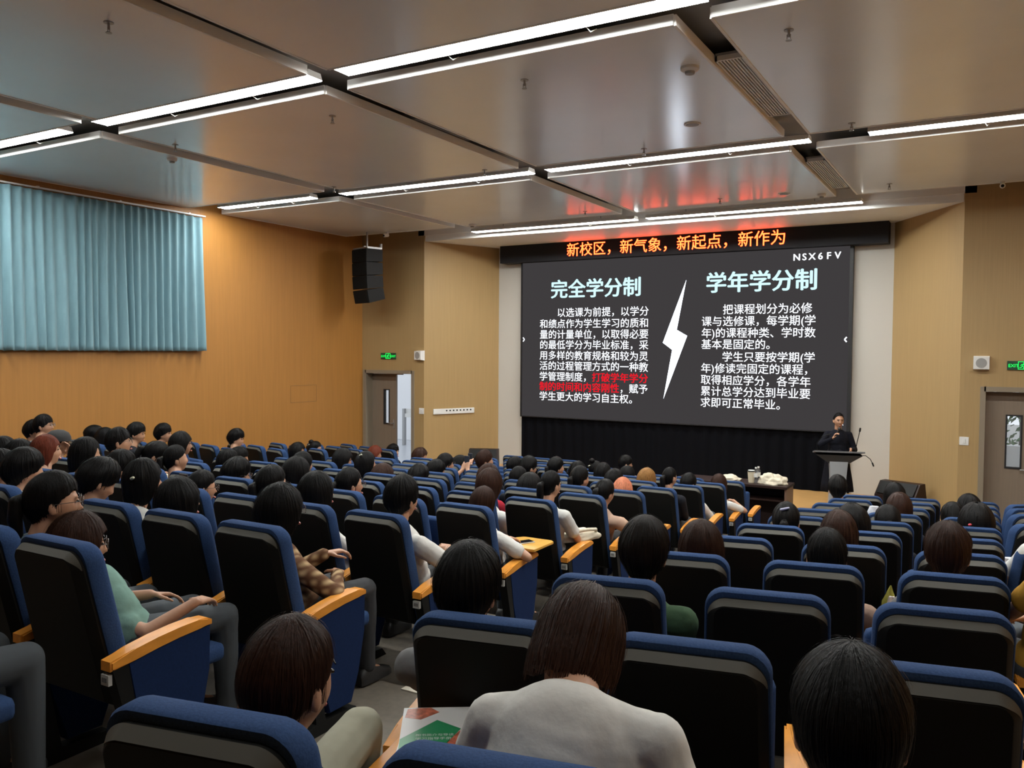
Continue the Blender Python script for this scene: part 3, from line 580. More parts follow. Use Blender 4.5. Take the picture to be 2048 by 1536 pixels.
PEOPLE = [
(1,'L',5,2,0.05,0.27,0.25,1.07,0.024,'s','k','white'),
(2,'L',5,1,-0.21,0.27,0.33,1.07,0.009,'sg','k','grey'),
(3,'L',6,2,-0.20,0.27,0.19,1.07,0.023,'sd','k','dark'),
(4,'L',6,1,-0.37,0.27,0.18,1.07,0.009,'b','k','dark'),
(5,'C',4,7,-0.20,0.27,0.30,1.06,0.003,'sg','k','cream'),
(6,'L',6,0,-0.01,0.27,0.31,1.07,0.012,'s','k','dark'),
(7,'L',7,2,0.23,0.27,0.27,1.07,0.024,'s','k','black'),
(8,'C',5,8,0.05,0.27,0.27,1.07,0.002,'bg','k','dark'),
(9,'L',8,0,-0.28,0.27,0.26,1.07,0.024,'s','k','white'),
(10,'C',3,6,-0.37,0.27,0.23,1.07,-0.003,'b','r','white'),
(11,'C',4,8,-0.61,0.27,0.21,1.02,0.003,'c','k','dark'),
(12,'C',3,7,-0.20,0.27,0.17,1.07,0.003,'s','k','dark'),
(13,'C',3,8,0.11,0.27,0.18,1.07,0.004,'s','k','dark'),
(14,'C',3,5,-0.39,0.27,0.24,1.07,0.001,'l','k','dark'),
(15,'C',2,4,-0.15,0.27,0.20,1.07,0.024,'s','k','white'),
(16,'C',2,5,0.12,0.27,0.17,1.07,0.007,'s','k','dark'),
(17,'C',2,3,0.06,0.27,0.19,1.07,0.017,'sd','k','black'),
(18,'C',3,4,-0.49,0.27,0.17,1.07,0.010,'s','k','dark'),
(19,'C',2,2,-0.07,0.27,0.21,1.03,-0.003,'bh','k','white'),
(20,'C',4,6,-0.23,0.27,0.20,1.07,0.012,'pd','k','dark'),
(21,'C',4,5,-0.50,0.27,0.18,1.01,0.007,'p','k','dark'),
(22,'C',1,1,0.04,0.27,0.20,1.07,0.011,'pg','k','slate'),
(23,'C',1,0,-0.38,0.30,0.03,1.07,0.016,'lg','n','green'),
(24,'C',2,1,-0.31,0.27,0.13,1.07,0.012,'b','k','dark'),
(25,'C',3,3,-0.14,0.27,0.08,1.00,0.007,'pg','k','dark'),
(26,'C',4,4,-0.27,0.27,0.13,1.07,0.021,'sg','k','dark'),
(27,'C',5,6,-0.33,0.27,0.13,1.07,0.004,'s','k','dark'),
(28,'C',6,8,-0.11,0.27,0.11,1.05,0.003,'s','k','dark'),
(29,'C',3,2,0.00,0.27,0.17,1.07,0.012,'p','k','white'),
(30,'C',2,0,-0.08,0.27,0.16,1.07,0.010,'bg','k','plaid'),
(31,'C',4,3,-0.14,0.27,0.18,1.07,0.002,'bg','k','dark'),
(32,'C',3,1,-0.15,0.27,0.16,1.07,0.011,'l','k','white'),
(33,'C',5,5,0.13,0.27,0.17,0.97,-0.003,'b','k','dark'),
(34,'L',9,0,0.17,0.27,0.10,1.07,0.017,'l','k','dark'),
(35,'L',10,1,0.15,0.27,0.08,1.07,0.024,'uh','k','white'),
(36,'C',7,7,0.10,0.27,0.15,1.07,0.010,'b','k','dark'),
(37,'C',6,5,0.13,0.27,0.18,1.07,-0.002,'lh','k','dark'),
(38,'C',4,2,-0.13,0.27,0.13,1.07,0.008,'pg','k','red'),
(39,'L',11,0,0.23,0.27,0.07,1.07,0.016,'b','r','dark'),
(40,'L',12,0,-0.15,0.27,0.08,1.07,0.022,'s','k','dark'),
(41,'C',6,4,-0.19,0.27,0.07,1.07,0.018,'l','n','dark'),
(42,'C',10,8,-0.23,0.27,0.13,1.07,0.018,'l','n','dark'),
(43,'C',8,5,-0.13,0.27,0.15,1.07,0.008,'sg','k','black'),
(44,'C',7,4,-0.17,0.27,0.11,1.07,0.009,'s','k','dark'),
(45,'C',9,6,0.01,0.27,0.10,1.01,-0.003,'b','k','dark'),
(46,'C',8,4,-0.10,0.27,0.23,1.04,0.003,'s','n','dark'),
(47,'C',6,3,-0.28,0.27,0.10,1.07,0.008,'s','k','dark'),
(48,'C',3,0,-0.01,0.27,0.19,1.07,0.010,'s','k','white'),
(49,'C',6,2,-0.01,0.27,0.16,1.07,0.002,'b','n','red'),
(50,'C',5,1,0.02,0.27,0.17,1.07,0.001,'b','n','white'),
(51,'C',4,0,-0.02,0.27,0.09,0.94,-0.003,'l','n','white'),
(52,'C',9,4,-0.21,0.27,0.14,1.01,0.002,'s','k','dark'),
(53,'C',8,3,-0.04,0.27,0.20,1.07,0.006,'sg','k','dark'),
(54,'C',7,2,-0.20,0.27,0.11,0.96,-0.003,'b','k','dark'),
(55,'C',6,1,-0.11,0.27,0.11,1.07,0.014,'l','k','white'),
(56,'C',5,0,0.04,0.27,0.19,0.94,0.002,'p','k','white'),
(57,'C',9,3,-0.14,0.27,0.18,1.07,0.020,'ph','k','dark'),
(58,'C',8,2,0.05,0.27,0.18,1.01,0.003,'s','k','dark'),
(59,'C',7,1,-0.03,0.27,0.17,1.07,0.007,'p','k','dark'),
(60,'C',10,3,-0.00,0.27,0.13,0.94,0.006,'uh','k','dark'),
(61,'C',9,2,-0.04,0.27,0.15,1.07,0.002,'b','k','dark'),
(62,'C',8,1,-0.04,0.27,0.13,1.07,0.014,'s','k','dark'),
(63,'C',11,3,0.06,0.27,0.22,1.00,0.003,'s','k','white'),
(64,'C',10,2,-0.09,0.27,0.10,1.07,-0.000,'b','k','dark'),
(65,'C',7,0,-0.11,0.27,0.09,1.04,-0.003,'b','o','white'),
(66,'C',6,0,0.10,0.27,0.11,1.00,0.006,'p','k','beige'),
(67,'C',9,1,-0.01,0.27,0.13,1.07,0.011,'l','g','dark'),
(68,'C',8,0,0.05,0.27,0.19,0.94,-0.003,'ph','k','dark'),
(69,'C',9,0,-0.04,0.27,0.11,1.04,0.003,'s','k','white'),
(70,'C',10,0,0.06,0.27,0.09,1.07,0.001,'l','n','white'),
(71,'R',5,0,0.10,0.27,0.12,1.07,0.010,'ph','k','dark'),
(72,'R',9,0,-0.11,0.27,0.22,1.07,0.014,'s','k','white'),
(73,'R',8,1,-0.05,0.27,0.20,1.07,0.001,'b','k','dark'),
(74,'R',7,1,0.07,0.27,0.15,1.07,0.009,'l','n','dark'),
(75,'R',6,1,0.07,0.27,0.09,1.07,0.014,'p','k','dark'),
(76,'R',5,1,-0.06,0.27,0.14,1.07,0.019,'l','k','dark'),
(77,'R',4,1,-0.01,0.27,0.15,1.07,0.005,'b','n','dark'),
(78,'R',3,1,0.07,0.27,0.12,1.07,0.004,'s','k','beige'),
(79,'R',8,2,0.01,0.27,0.13,1.07,0.014,'s','k','dark'),
(80,'R',7,2,-0.09,0.27,0.09,1.07,0.006,'s','k','dark'),
(81,'R',6,2,0.10,0.27,0.15,1.07,0.024,'lh','k','dark'),
(82,'R',3,2,0.02,0.27,0.19,1.07,0.014,'s','n','grey'),
(83,'R',0,0,0.02,0.30,0.11,1.07,0.010,'q','n','dark'),
(84,'R',1,0,-0.13,0.24,0.17,1.07,0.020,'s','k','grey'),
(85,'R',0,1,0.02,0.52,0.18,1.07,-0.003,'m','n','white'),
(86,'R',2,0,0.10,0.27,0.20,1.07,0.015,'s','d','moss'),
(87,'R',3,0,0.06,0.27,0.12,1.07,0.012,'l','n','dark'),
(88,'R',0,2,-0.02,0.30,0.18,1.07,0.018,'q','k','cream'),
]
OCC = {(p[1], p[2], p[3]): p for p in PEOPLE}
BN = {'C': 'middle block', 'R': 'near block', 'L': 'curtain-wall block'}
def seat_phrase(b, n, c):
    k = {'C': n, 'R': n+1, 'L': n-3}[b]
    return '%s row %s from back, seat %s' % (BN[b], NUM[k], NUM[c+1])
for b, rows, cols in (('C', range(1, 14), 9), ('R', range(0, 11), 3), ('L', range(4, 13), 3)):
    for n in rows:
        for c in range(cols):
            if b == 'C' and ((n == 12 and c < 4) or (n == 13 and c < 6)): continue
            loc, rz = seat_pos(b, n, c); occ = (b, n, c) in OCC
            end = c == 0; kw = {}
            if b == 'C': kw = dict(xr=.30 if end else .2755, left=-.2755 if c == 8 else None, plate=end)
            elif b == 'R': kw = dict(xr=.285, left=-.285 if end else None, plate=end)
            else: kw = dict(xr=.285, left=-.285 if c == cols-1 else None)
            place_chair(loc, rz, occ, ('occupied' if occ else 'empty') + ' blue and black chair, ' + seat_phrase(b, n, c) + ' from aisle', 'auditorium chairs of the ' + BN[b], **kw)
for (u, v, n, s) in ((2027, 1010, 8, 'fourth back, smallest in view'), (2030, 1018, 7, 'third back'), (2035, 1030, 6, 'second back'), (2042, 1050, 5, 'first whole back'), (2062, 1095, 3, 'beside the white sleeve')):
    z = row_near(n)[1]-.022; p = on_z(u, v, z); a = math.radians(36); q = p + Vector((math.cos(a), math.sin(a), 0))*.22
    place_chair(Vector((q.x, q.y, z-BH)), a, True, 'blue chair seen side-on beyond the near block, ' + s, 'side-on chairs beyond the near block', xr=.285, left=-.285)
# fold-out writing tablet of the aisle chair, with a phone lying on it
loc, rz = seat_pos('C', 4, 0)
def tablet(chair_loc, rz, chair, x, y0, y1, wd, z):
    bm = bmesh.new(); n = 8; pts = [(x, y0), (x, y1-.03), (x-.03, y1), (x-wd+.06, y1)]
    for k in range(n+1): a = math.pi/2*k/n; pts.append((x-wd+.08-.08*math.sin(a), y1-.08+.08*math.cos(a)))
    pts += [(x-wd, y0+.10), (x-wd+.10, y0+.02), (x-.05, y0)]
    prism(bm, pts, z, z+.018, 'z'); bmesh.ops.bevel(bm, geom=bm.edges[:], offset=.003, segments=1, affect='EDGES')
    o = obj('writing_tablet', bm, mat('yellow wood tablet', (.62, .33, .05), .3, var=.08, stretch=(3, 1, 3), bscale=8), chair, 40); return o
by_label = {o['label']: o for o in C.objects if 'label' in o and o.name.startswith('auditorium_chair')}
ch = by_label['occupied blue and black chair, middle block row four from back, seat one from aisle']
tablet(loc, rz, ch, .38, .38, .70, .30, .665)
t = thing('mobile_phone', 'black phone with silver rim lying on the yellow wooden writing tablet', 'phone', (loc.x+.21, loc.y+.52, loc.z+.683), math.radians(-28))
obj('phone_body', B(-.04, .04, -.082, .082, 0, .008, bev=.003), mat('phone silver', (.55, .55, .56), .3, metal=.5), t); obj('phone_screen', B(-.036, .036, -.078, .078, .008, .0088), mat('phone glass', (.008, .008, .01), .12), t)
# books on a writing tablet in the near block
bk = [on_z(u, v, -1.02) for u, v in ((815, 1415), (965, 1412), (935, 1510), (775, 1500))]
loc0, rz0 = seat_pos('R', 0, 1)
ch = by_label['occupied blue and black chair, near block row one from back, seat two from aisle']
cc = sum(bk, Vector())/4
Mi = Matrix.Rotation(-rz0, 3, 'Z'); lc = Mi @ (cc - loc0)
bm = bmesh.new(); box(bm, lc.x-.135, lc.x+.12, lc.y-.17, lc.y+.15, -1.10-loc0.z, -1.085-loc0.z, bev=.003); obj('writing_tablet', bm, ARMW, ch)
ang = math.atan2(bk[1].y-bk[0].y, bk[1].x-bk[0].x); rg = random.Random(4)
titles = ['glossy white book with green diamond and coral pictures, top of the stack', 'second book down, edges under the green diamond cover', 'third white book from top in the stack', 'lowest white book of the stack on the tablet']
covers = mat('book cover white', (.58, .57, .56), .25)
for k in range(4):
    z1 = -1.02-.0163*k; dx, dy, da = (0, 0, 0) if k == 0 else (rg.uniform(.006, .03), rg.uniform(-.02, .0), rg.uniform(-.12, -.02))
    t = thing('book', titles[k], 'book', (cc.x+dx, cc.y+dy, z1-.016), ang+da, 'books stacked on the writing tablet')
    obj('pages', B(-.092, .09, -.129, .129, .0015, .0145), mat('book pages', (.55, .53, .48), .8), t)
    bm = bmesh.new(); box(bm, -.096, .095, -.132, .132, 0, .0014); box(bm, -.096, .095, -.132, .132, .0146, .016); box(bm, -.096, -.0925, -.132, .132, .0014, .0146); cv = obj('cover', bm, covers, t)
    if k == 0:
        bm = bmesh.new(); prism(bm, [(-.095, -.06), (.0, .05), (.065, -.005), (.01, -.131), (-.095, -.131)], .0161, .0164, 'z'); obj('green_diamond', bm, mat('cover green', (.025, .22, .09), .3), cv)
        bm = bmesh.new(); prism(bm, [(-.085, .125), (-.02, .13), (.005, .10), (-.045, .055), (-.09, .07)], .0161, .0164, 'z'); obj('coral_picture', bm, mat('cover coral', (.42, .12, .07), .3, var=.5, bscale=60), cv)
        bm = bmesh.new(); prism(bm, [(.04, -.06), (.06, -.02), (.094, -.01), (.094, -.11), (.05, -.125), (.02, -.10)], .0161, .0164, 'z'); obj('coral_picture', bm, mat('cover coral', (.42, .12, .07), .3, var=.5, bscale=60), cv)
        bm = text_bm([('图书简介与导读', -.055, -.045, .0145), ('学习指导手册', -.055, -.066, .016)]); bmesh.ops.transform(bm, matrix=Matrix.Translation((0, 0, .0167)) @ Matrix.Rotation(math.radians(-90), 4, 'X'), verts=bm.verts[:]); o_ = obj('cover_title', bm, mat('cover title grey', (.55, .6, .56), .4), cv)
# ================================================================ PEOPLE
BAKE = []       # (object, material) whose modifiers are applied in one go at the end
HAIRC = {'k': (.0045, .004, .004), 'd': (.009, .0055, .004), 'n': (.030, .012, .007), 'r': (.13, .028, .014), 'g': (.24, .115, .035), 'o': (.62, .22, .12)}
def hair_mat(k): return mat('hair ' + {'k': 'black', 'd': 'dark brown', 'n': 'brown', 'r': 'auburn', 'g': 'golden brown', 'o': 'coral pink'}[k], HAIRC[k], .5, spec=.13, var=.35, bump=.25, stretch=(9, 9, .8), bscale=14)
SKIN = mat('skin', (.46, .245, .15), .5, var=.04, bscale=20); LIPS = mat('lips', (.36, .12, .10), .45); EYE = mat('dark eyes', (.012, .009, .008), .2)
SHIRT = {'white': (.60, .59, .56), 'cream': (.58, .50, .36), 'grey': (.16, .16, .16), 'black': (.0075, .008, .013), 'dark': (.016, .017, .022), 'slate': (.11, .15, .18), 'green': (.16, .27, .23), 'plaid': (.30, .19, .11), 'red': (.36, .02, .035), 'beige': (.42, .28, .21), 'moss': (.045, .085, .045), 'mustard': (.42, .22, .03)}
def shirt_mat(k):
    nm = 'shirt ' + k
    if nm in MATS: return MATS[nm]
    m = mat(nm, SHIRT[k], .9, spec=.15, var=.06, bscale=25, bump=.25)
    if k == 'plaid':
        nt = m.node_tree; b = nt.nodes['Principled BSDF']; tc = nt.nodes.new('ShaderNodeTexCoord'); mixs = []
        for ax in ('X', 'Z'):
            wv = nt.nodes.new('ShaderNodeTexWave'); wv.bands_direction = ax; wv.inputs['Scale'].default_value = 7; wv.inputs['Distortion'].default_value = 1.5; nt.links.new(tc.outputs['Object'], wv.inputs[0]); mixs.append(wv)
        ad = nt.nodes.new('ShaderNodeMath'); ad.operation = 'MULTIPLY'; nt.links.new(mixs[0].outputs['Fac'], ad.inputs[0]); nt.links.new(mixs[1].outputs['Fac'], ad.inputs[1])
        cr = nt.nodes.new('ShaderNodeValToRGB'); cr.color_ramp.elements[0].color = (.13, .065, .035, 1); cr.color_ramp.elements[1].color = (.50, .36, .20, 1); nt.links.new(ad.outputs[0], cr.inputs[0]); nt.links.new(cr.outputs[0], b.inputs['Base Color'])
    return m
TROUS = [mat('trousers charcoal', (.03, .032, .036), .85), mat('trousers denim grey', (.05, .06, .07), .85), mat('trousers khaki', (.30, .29, .22), .85, bump=.2, bscale=12, var=.05)]
SHOE = mat('shoe black', (.02, .02, .02), .5)
cloudtex = bpy.data.textures.new('cloth folds', 'CLOUDS'); cloudtex.noise_scale = .11; cloudtex.noise_depth = 2
def remesh_obj(name, bm, m, parent, voxel, folds=0, smooth=2):
    o = obj(name, bm, m, parent)
    md = o.modifiers.new('remesh', 'REMESH'); md.mode = 'VOXEL'; md.voxel_size = voxel; md.use_smooth_shade = True
    if smooth: s = o.modifiers.new('smooth', 'SMOOTH'); s.factor = .5; s.iterations = smooth
    if folds: d = o.modifiers.new('folds', 'DISPLACE'); d.texture = cloudtex; d.strength = folds; d.mid_level = .5; d.texture_coords = 'GLOBAL'
    BAKE.append((o, m)); return o
def bake():
    bpy.context.view_layer.update(); dg = bpy.context.evaluated_depsgraph_get(); new = []
    for o, m in BAKE:
        me = bpy.data.meshes.new_from_object(o.evaluated_get(dg)); me.name = o.name; new.append(me)
    for (o, m), me in zip(BAKE, new):
        o.modifiers.clear(); o.data = me; me.materials.clear(); me.materials.append(m); me.shade_smooth()
def sm(a, b, x): t = max(0, min(1, (x-a)/(b-a))); return t*t*(3-2*t)
def face_point(az, el):
    """skull and face surface, azimuth 0 = front (+y); elevation in radians"""
    x = .073*math.cos(el)*math.sin(az); y = .096*math.cos(el)*math.cos(az); z = .112*math.sin(el)
    fr = max(0, math.cos(az))
    low = sm(.0, .105, -z)
    x *= 1 - .34*low*low; y = y*(1-.06*low) + fr*.010*low if y > 0 else y*(1-.22*low)
    if y > 0:
        y -= .010*sm(.3, 1, fr)*sm(0, .02, .09-abs(z))
        g = lambda cx, cz, sx, sz: math.exp(-((x-cx)/sx)**2-((z-cz)/sz)**2)
        y += .026*g(0, -.034, .010, .013) + .013*g(0, -.012, .008, .022)      # nose
        y += .006*(g(.03, .024, .02, .008) + g(-.03, .024, .02, .008))         # brows
        y -= .009*(g(.031, .004, .014, .010) + g(-.031, .004, .014, .010))     # eye sockets
        y += .007*g(0, -.066, .020, .007) + .005*g(0, -.075, .018, .006) - .004*g(0, -.0705, .02, .003)
        y += .008*g(0, -.100, .018, .012)                                      # chin
        y += .005*(g(.042, -.028, .018, .02) + g(-.042, -.028, .018, .02))     # cheeks
    return Vector((x, y, z))
def head_bm(bm, M, n=40, m=30):
    R = []
    for j in range(1, m):
        el = math.pi*j/m - math.pi/2; R.append([bm.verts.new(M @ face_point(2*math.pi*i/n, el)) for i in range(n)])
    loft(bm, R, cap=False)
    for k, e in ((0, -math.pi/2), (-1, math.pi/2)):
        p = bm.verts.new(M @ face_point(0, e))
        for i in range(n): bm.faces.new((p, R[k][i], R[k][(i+1) % n]))
    for s in (-1, 1):                                                          # ears
        ell(bm, M @ Vector((s*.076, -.012, -.012)), (1, 1, 1), 10, 8, M.to_3x3() @ Matrix.Rotation(s*.3, 3, 'Z') @ Matrix.Diagonal((.009, .020, .031)))
HEM = {  # hem height by |azimuth| 0, 40, 70, 90, 110, 140, 180
    's': (.036, .030, .002, -.016, -.050, -.082, -.094), 'b': (.040, .034, -.055, -.105, -.125, -.132, -.135), 'l': (.058, .050, -.060, -.17, -.235, -.265, -.275),
    'p': (.060, .052, .026, -.004, -.036, -.066, -.076), 'u': (.060, .052, .026, -.004, -.036, -.066, -.076), 'q': (.060, .052, .026, -.004, -.036, -.066, -.076), 'v': (.090, .078, .040, .0, -.036, -.066, -.076), 'm': (.048, .040, -.045, -.075, -.085, -.088, -.090), 'c': (.050, .044, .020, .0, -.040, -.066, -.075)}
OFF = {'s': (.024, .013, .017), 'b': (.022, .019, .022), 'l': (.019, .018, .020), 'p': (.014, .009, .013), 'u': (.014, .009, .013), 'c': (.018, .013, .016), 'm': (.022, .019, .022), 'q': (.015, .010, .014), 'v': (.014, .010, .014)}
HK = (0, 40, 70, 90, 110, 140, 180)
def hem(style, az):
    a = abs((math.degrees(az)+180) % 360 - 180); return float(np.interp(a, HK, HEM[style]))
def hair_point(style, az, t, sd, lift=0.0):
    h = hem(style, az); ot, os_, ob = OFF[style]; ot += LIFT[0]*.8; os_ += LIFT[0]; ob += LIFT[0]
    if style in 'spucqv': e_ = sm(.55, 1, t); os_ *= 1-.62*e_; ob *= 1-.62*e_; ot_f = ot*(1-.5*e_)
    else: ot_f = ot; back = sm(-.2, 1, -math.cos(az))
    zt = .112 + ot + lift
    h += .010*noise.noise(Vector((math.cos(az)*3, math.sin(az)*3, sd))) + .008*noise.noise(Vector((math.cos(az)*12, math.sin(az)*12, sd+3)))
    long = style in 'blm'
    arc = math.acos(max(-1, min(1, max(h, -.02)/zt)))
    tot = arc*.11 + max(0, -.02-h); s = t*tot
    if s <= arc*.11: al = s/.11; z = zt*math.cos(al); rho = math.sin(al)
    else: z = -.02-(s-arc*.11); rho = math.sqrt(max(.02, 1-(z/.30)**2)) if long else math.sqrt(max(.05, 1-(z/.115)**2*.85))
    if long and z < -.02: rho = 1 - .10*sm(-.05, -.14, z) + (.06*sm(-.15, -.27, z) if style == 'l' else 0)
    g = .0035*noise.noise(Vector((math.cos(az)*9, math.sin(az)*9, sd+z*2))) + .0022*noise.noise(Vector((math.cos(az)*26, math.sin(az)*26, sd+z*4)))
    g += (.005*noise.noise(Vector((math.cos(az)*2.2, math.sin(az)*2.2, sd+z*14))) if style in 'sb' else 0)
    g *= min(1, rho*1.6) * (.35 if style in 'puqv' else 1.1 if style == 's' else .7)
    wx = .073 + os_ + g + lift; wy = (.098 + ob if math.cos(az) < 0 else .088 + ot_f*.7) + g + lift
    if not long and z < 0: wx -= .010*sm(0, -.07, z)
    return Vector((wx*rho*math.sin(az), wy*rho*math.cos(az), z))
def hair_bm(style, M, sd, near, n=64, m=20):
    bm = bmesh.new(); 
    def P(az, t): return M @ hair_point(style, az, t, sd)
    top = bm.verts.new(M @ Vector((0, 0, .112+OFF[style][0]))); R = [[bm.verts.new(P(2*math.pi*i/n, j/m)) for i in range(n)] for j in range(1, m+1)]
    for i in range(n): bm.faces.new((top, R[0][i], R[0][(i+1) % n]))
    for A, D in zip(R, R[1:]):
        for i in range(n): bm.faces.new((A[i], D[i], D[(i+1) % n], A[(i+1) % n]))
    inner = []
    for j in (m, m-4):
        ringv = []
        for i in range(n):
            p = hair_point(style, 2*math.pi*i/n, j/m, sd); q = Vector((p.x*.82, p.y*.84, p.z + (.0 if j == m else .012))); ringv.append(bm.verts.new(M @ q))
        inner.append(ringv)
    for A, D in ((R[-1], inner[0]), (inner[0], inner[1])):
        for i in range(n): bm.faces.new((A[i], D[i], D[(i+1) % n], A[(i+1) % n]))
    if style == 'p':
        pts = [Vector((0, -.108, .03)), Vector((0, -.135, .015)), Vector((.004, -.142, -.05)), Vector((-.004, -.135, -.12)), Vector((.0, -.128, -.20))]
        chain(bm, [M @ p for p in pts], [.022, .030, .030, .024, .008], 14)
    if style == 'u': ell(bm, M @ Vector((0, -.06, .135)), (1, 1, 1), 16, 12, M.to_3x3() @ Matrix.Diagonal((.042, .042, .038)))
    if near:                                                                     # loose strands lying on the hair
        rg = random.Random(sd); wd_ = .0006 if near > 2000 else .0009 if near > 500 else .0016 if near > 200 else .0026
        for k in range(near):
            az = rg.uniform(0, 2*math.pi); t0 = rg.uniform(.0, .75); t1 = min(1.06 if math.cos(az) < .1 else .97, t0 + rg.uniform(.2, .6)); li = rg.uniform(.0004, .0032) + (.008*rg.random() if rg.random() < .06 else 0); prev = None; wv = rg.uniform(-.10, .10)
            for q in range(8):
                t = t0+(t1-t0)*q/7; p = hair_point(style, az+wv*q/7, t, sd, li); p2 = hair_point(style, az+wv*q/7+.012, t, sd, li)
                d = (p2-p); d = d.normalized()*wd_ if d.length > 1e-6 else Vector((wd_, 0, 0))
                a, b = bm.verts.new(M @ (p-d)), bm.verts.new(M @ (p+d))
                if prev: bm.faces.new((prev[0], prev[1], b, a))
                prev = (a, b)
    return bm
def two_bone(S_, T, l1, l2, pole):
    d = T-S_; L = min(d.length, (l1+l2)*.995); u = d.normalized(); a = (l1*l1-l2*l2+L*L)/(2*L); h = math.sqrt(max(1e-6, l1*l1-a*a))
    pv = (pole - u*pole.dot(u)).normalized(); return S_+u*a+pv*h, S_+u*L
def hand(bm, W, d, up, side, curl=.5, k=1.0):
    """palm and five bent fingers from the wrist W along d; up = back of the hand; side = thumb side"""
    d = d.normalized(); s = side - d*side.dot(d); s = s.normalized(); n = d.cross(s).normalized(); n = n if n.dot(up) > 0 else -n
    for q in (-.024, -.008, .008, .024): cap(bm, W+d*.012*k+s*q*.8*k, W+d*.085*k+s*q*k, .0135*k, .0115*k, 8)
    for q, L, sp in ((.027, .078, .10), (.009, .086, .03), (-.009, .080, -.04), (-.026, .064, -.12)):
        p = W+d*.088*k+s*q*k; a = .15+curl*.4; dd = (d+s*sp).normalized(); rr = .0092
        for f, seg in enumerate((.46, .31, .23)):
            v = dd*math.cos(a)-n*math.sin(a); p2 = p+v*L*seg*k; cap(bm, p, p2, rr*k, (rr-.001)*k, 8); p = p2; a += curl*(.75 if f == 0 else .6); rr -= .001
    p = W+d*.022*k+s*.026*k; v = (d*.62+s*.72-n*.30).normalized(); p2 = p+v*.042*k; cap(bm, p, p2, .0125*k, .0105*k, 8)
    v2 = (d*.92+s*.30-n*.28).normalized(); p3 = p2+v2*.032*k; cap(bm, p2, p3, .0105*k, .009*k, 8); cap(bm, p3, p3+(v2-n*.25*curl).normalized()*.022*k, .009*k, .0075*k, 8)
def glasses_obj(M, parent):
    bm = bmesh.new()
    for s in (-1, 1):
        c = Vector((s*.033, .104, .002)); pts = [c + Vector((.025*math.cos(a), -.003*abs(math.cos(a)), .021*math.sin(a))) for a in [2*math.pi*i/20 for i in range(21)]]
        tube(bm, [M @ p for p in pts], .0016, 6); tube(bm, [M @ Vector(p) for p in ((s*.058, .100, .006), (s*.080, .06, .008), (s*.086, -.005, .006), (s*.083, -.02, -.008))], .0015, 6)
    tube(bm, [M @ Vector(p) for p in ((-.009, .105, .004), (0, .108, .006), (.009, .105, .004))], .0014, 6)
    o = obj('glasses', bm, mat('glasses frame', (.06, .05, .045), .3, metal=.4), parent, 60)
    bm = bmesh.new()
    for s in (-1, 1): c = M @ Vector((s*.033, .103, .002)); ell(bm, c, (1, 1, 1), 14, 8, M.to_3x3() @ Matrix.Diagonal((.0235, .001, .0195)))
    obj('lenses', bm, glass(), o, 60)
SHOE_ME = None
def shoe_mesh():
    global SHOE_ME
    if SHOE_ME is None:
        bm = bmesh.new(); loft(bm, [[bm.verts.new((x*w_, y, z0+z*h_)) for x, z in ((-1, 0), (1, 0), (1, .6), (.6, 1), (-.6, 1), (-1, .6))] for y, w_, h_, z0 in ((-.07, .025, .06, 0), (-.05, .036, .085, 0), (.0, .04, .095, 0), (.06, .042, .07, 0), (.13, .046, .05, 0), (.17, .04, .04, 0), (.185, .02, .025, .004))])
        SHOE_ME = mesh_of('shoe', bm, SHOE, 50)
    return SHOE_ME
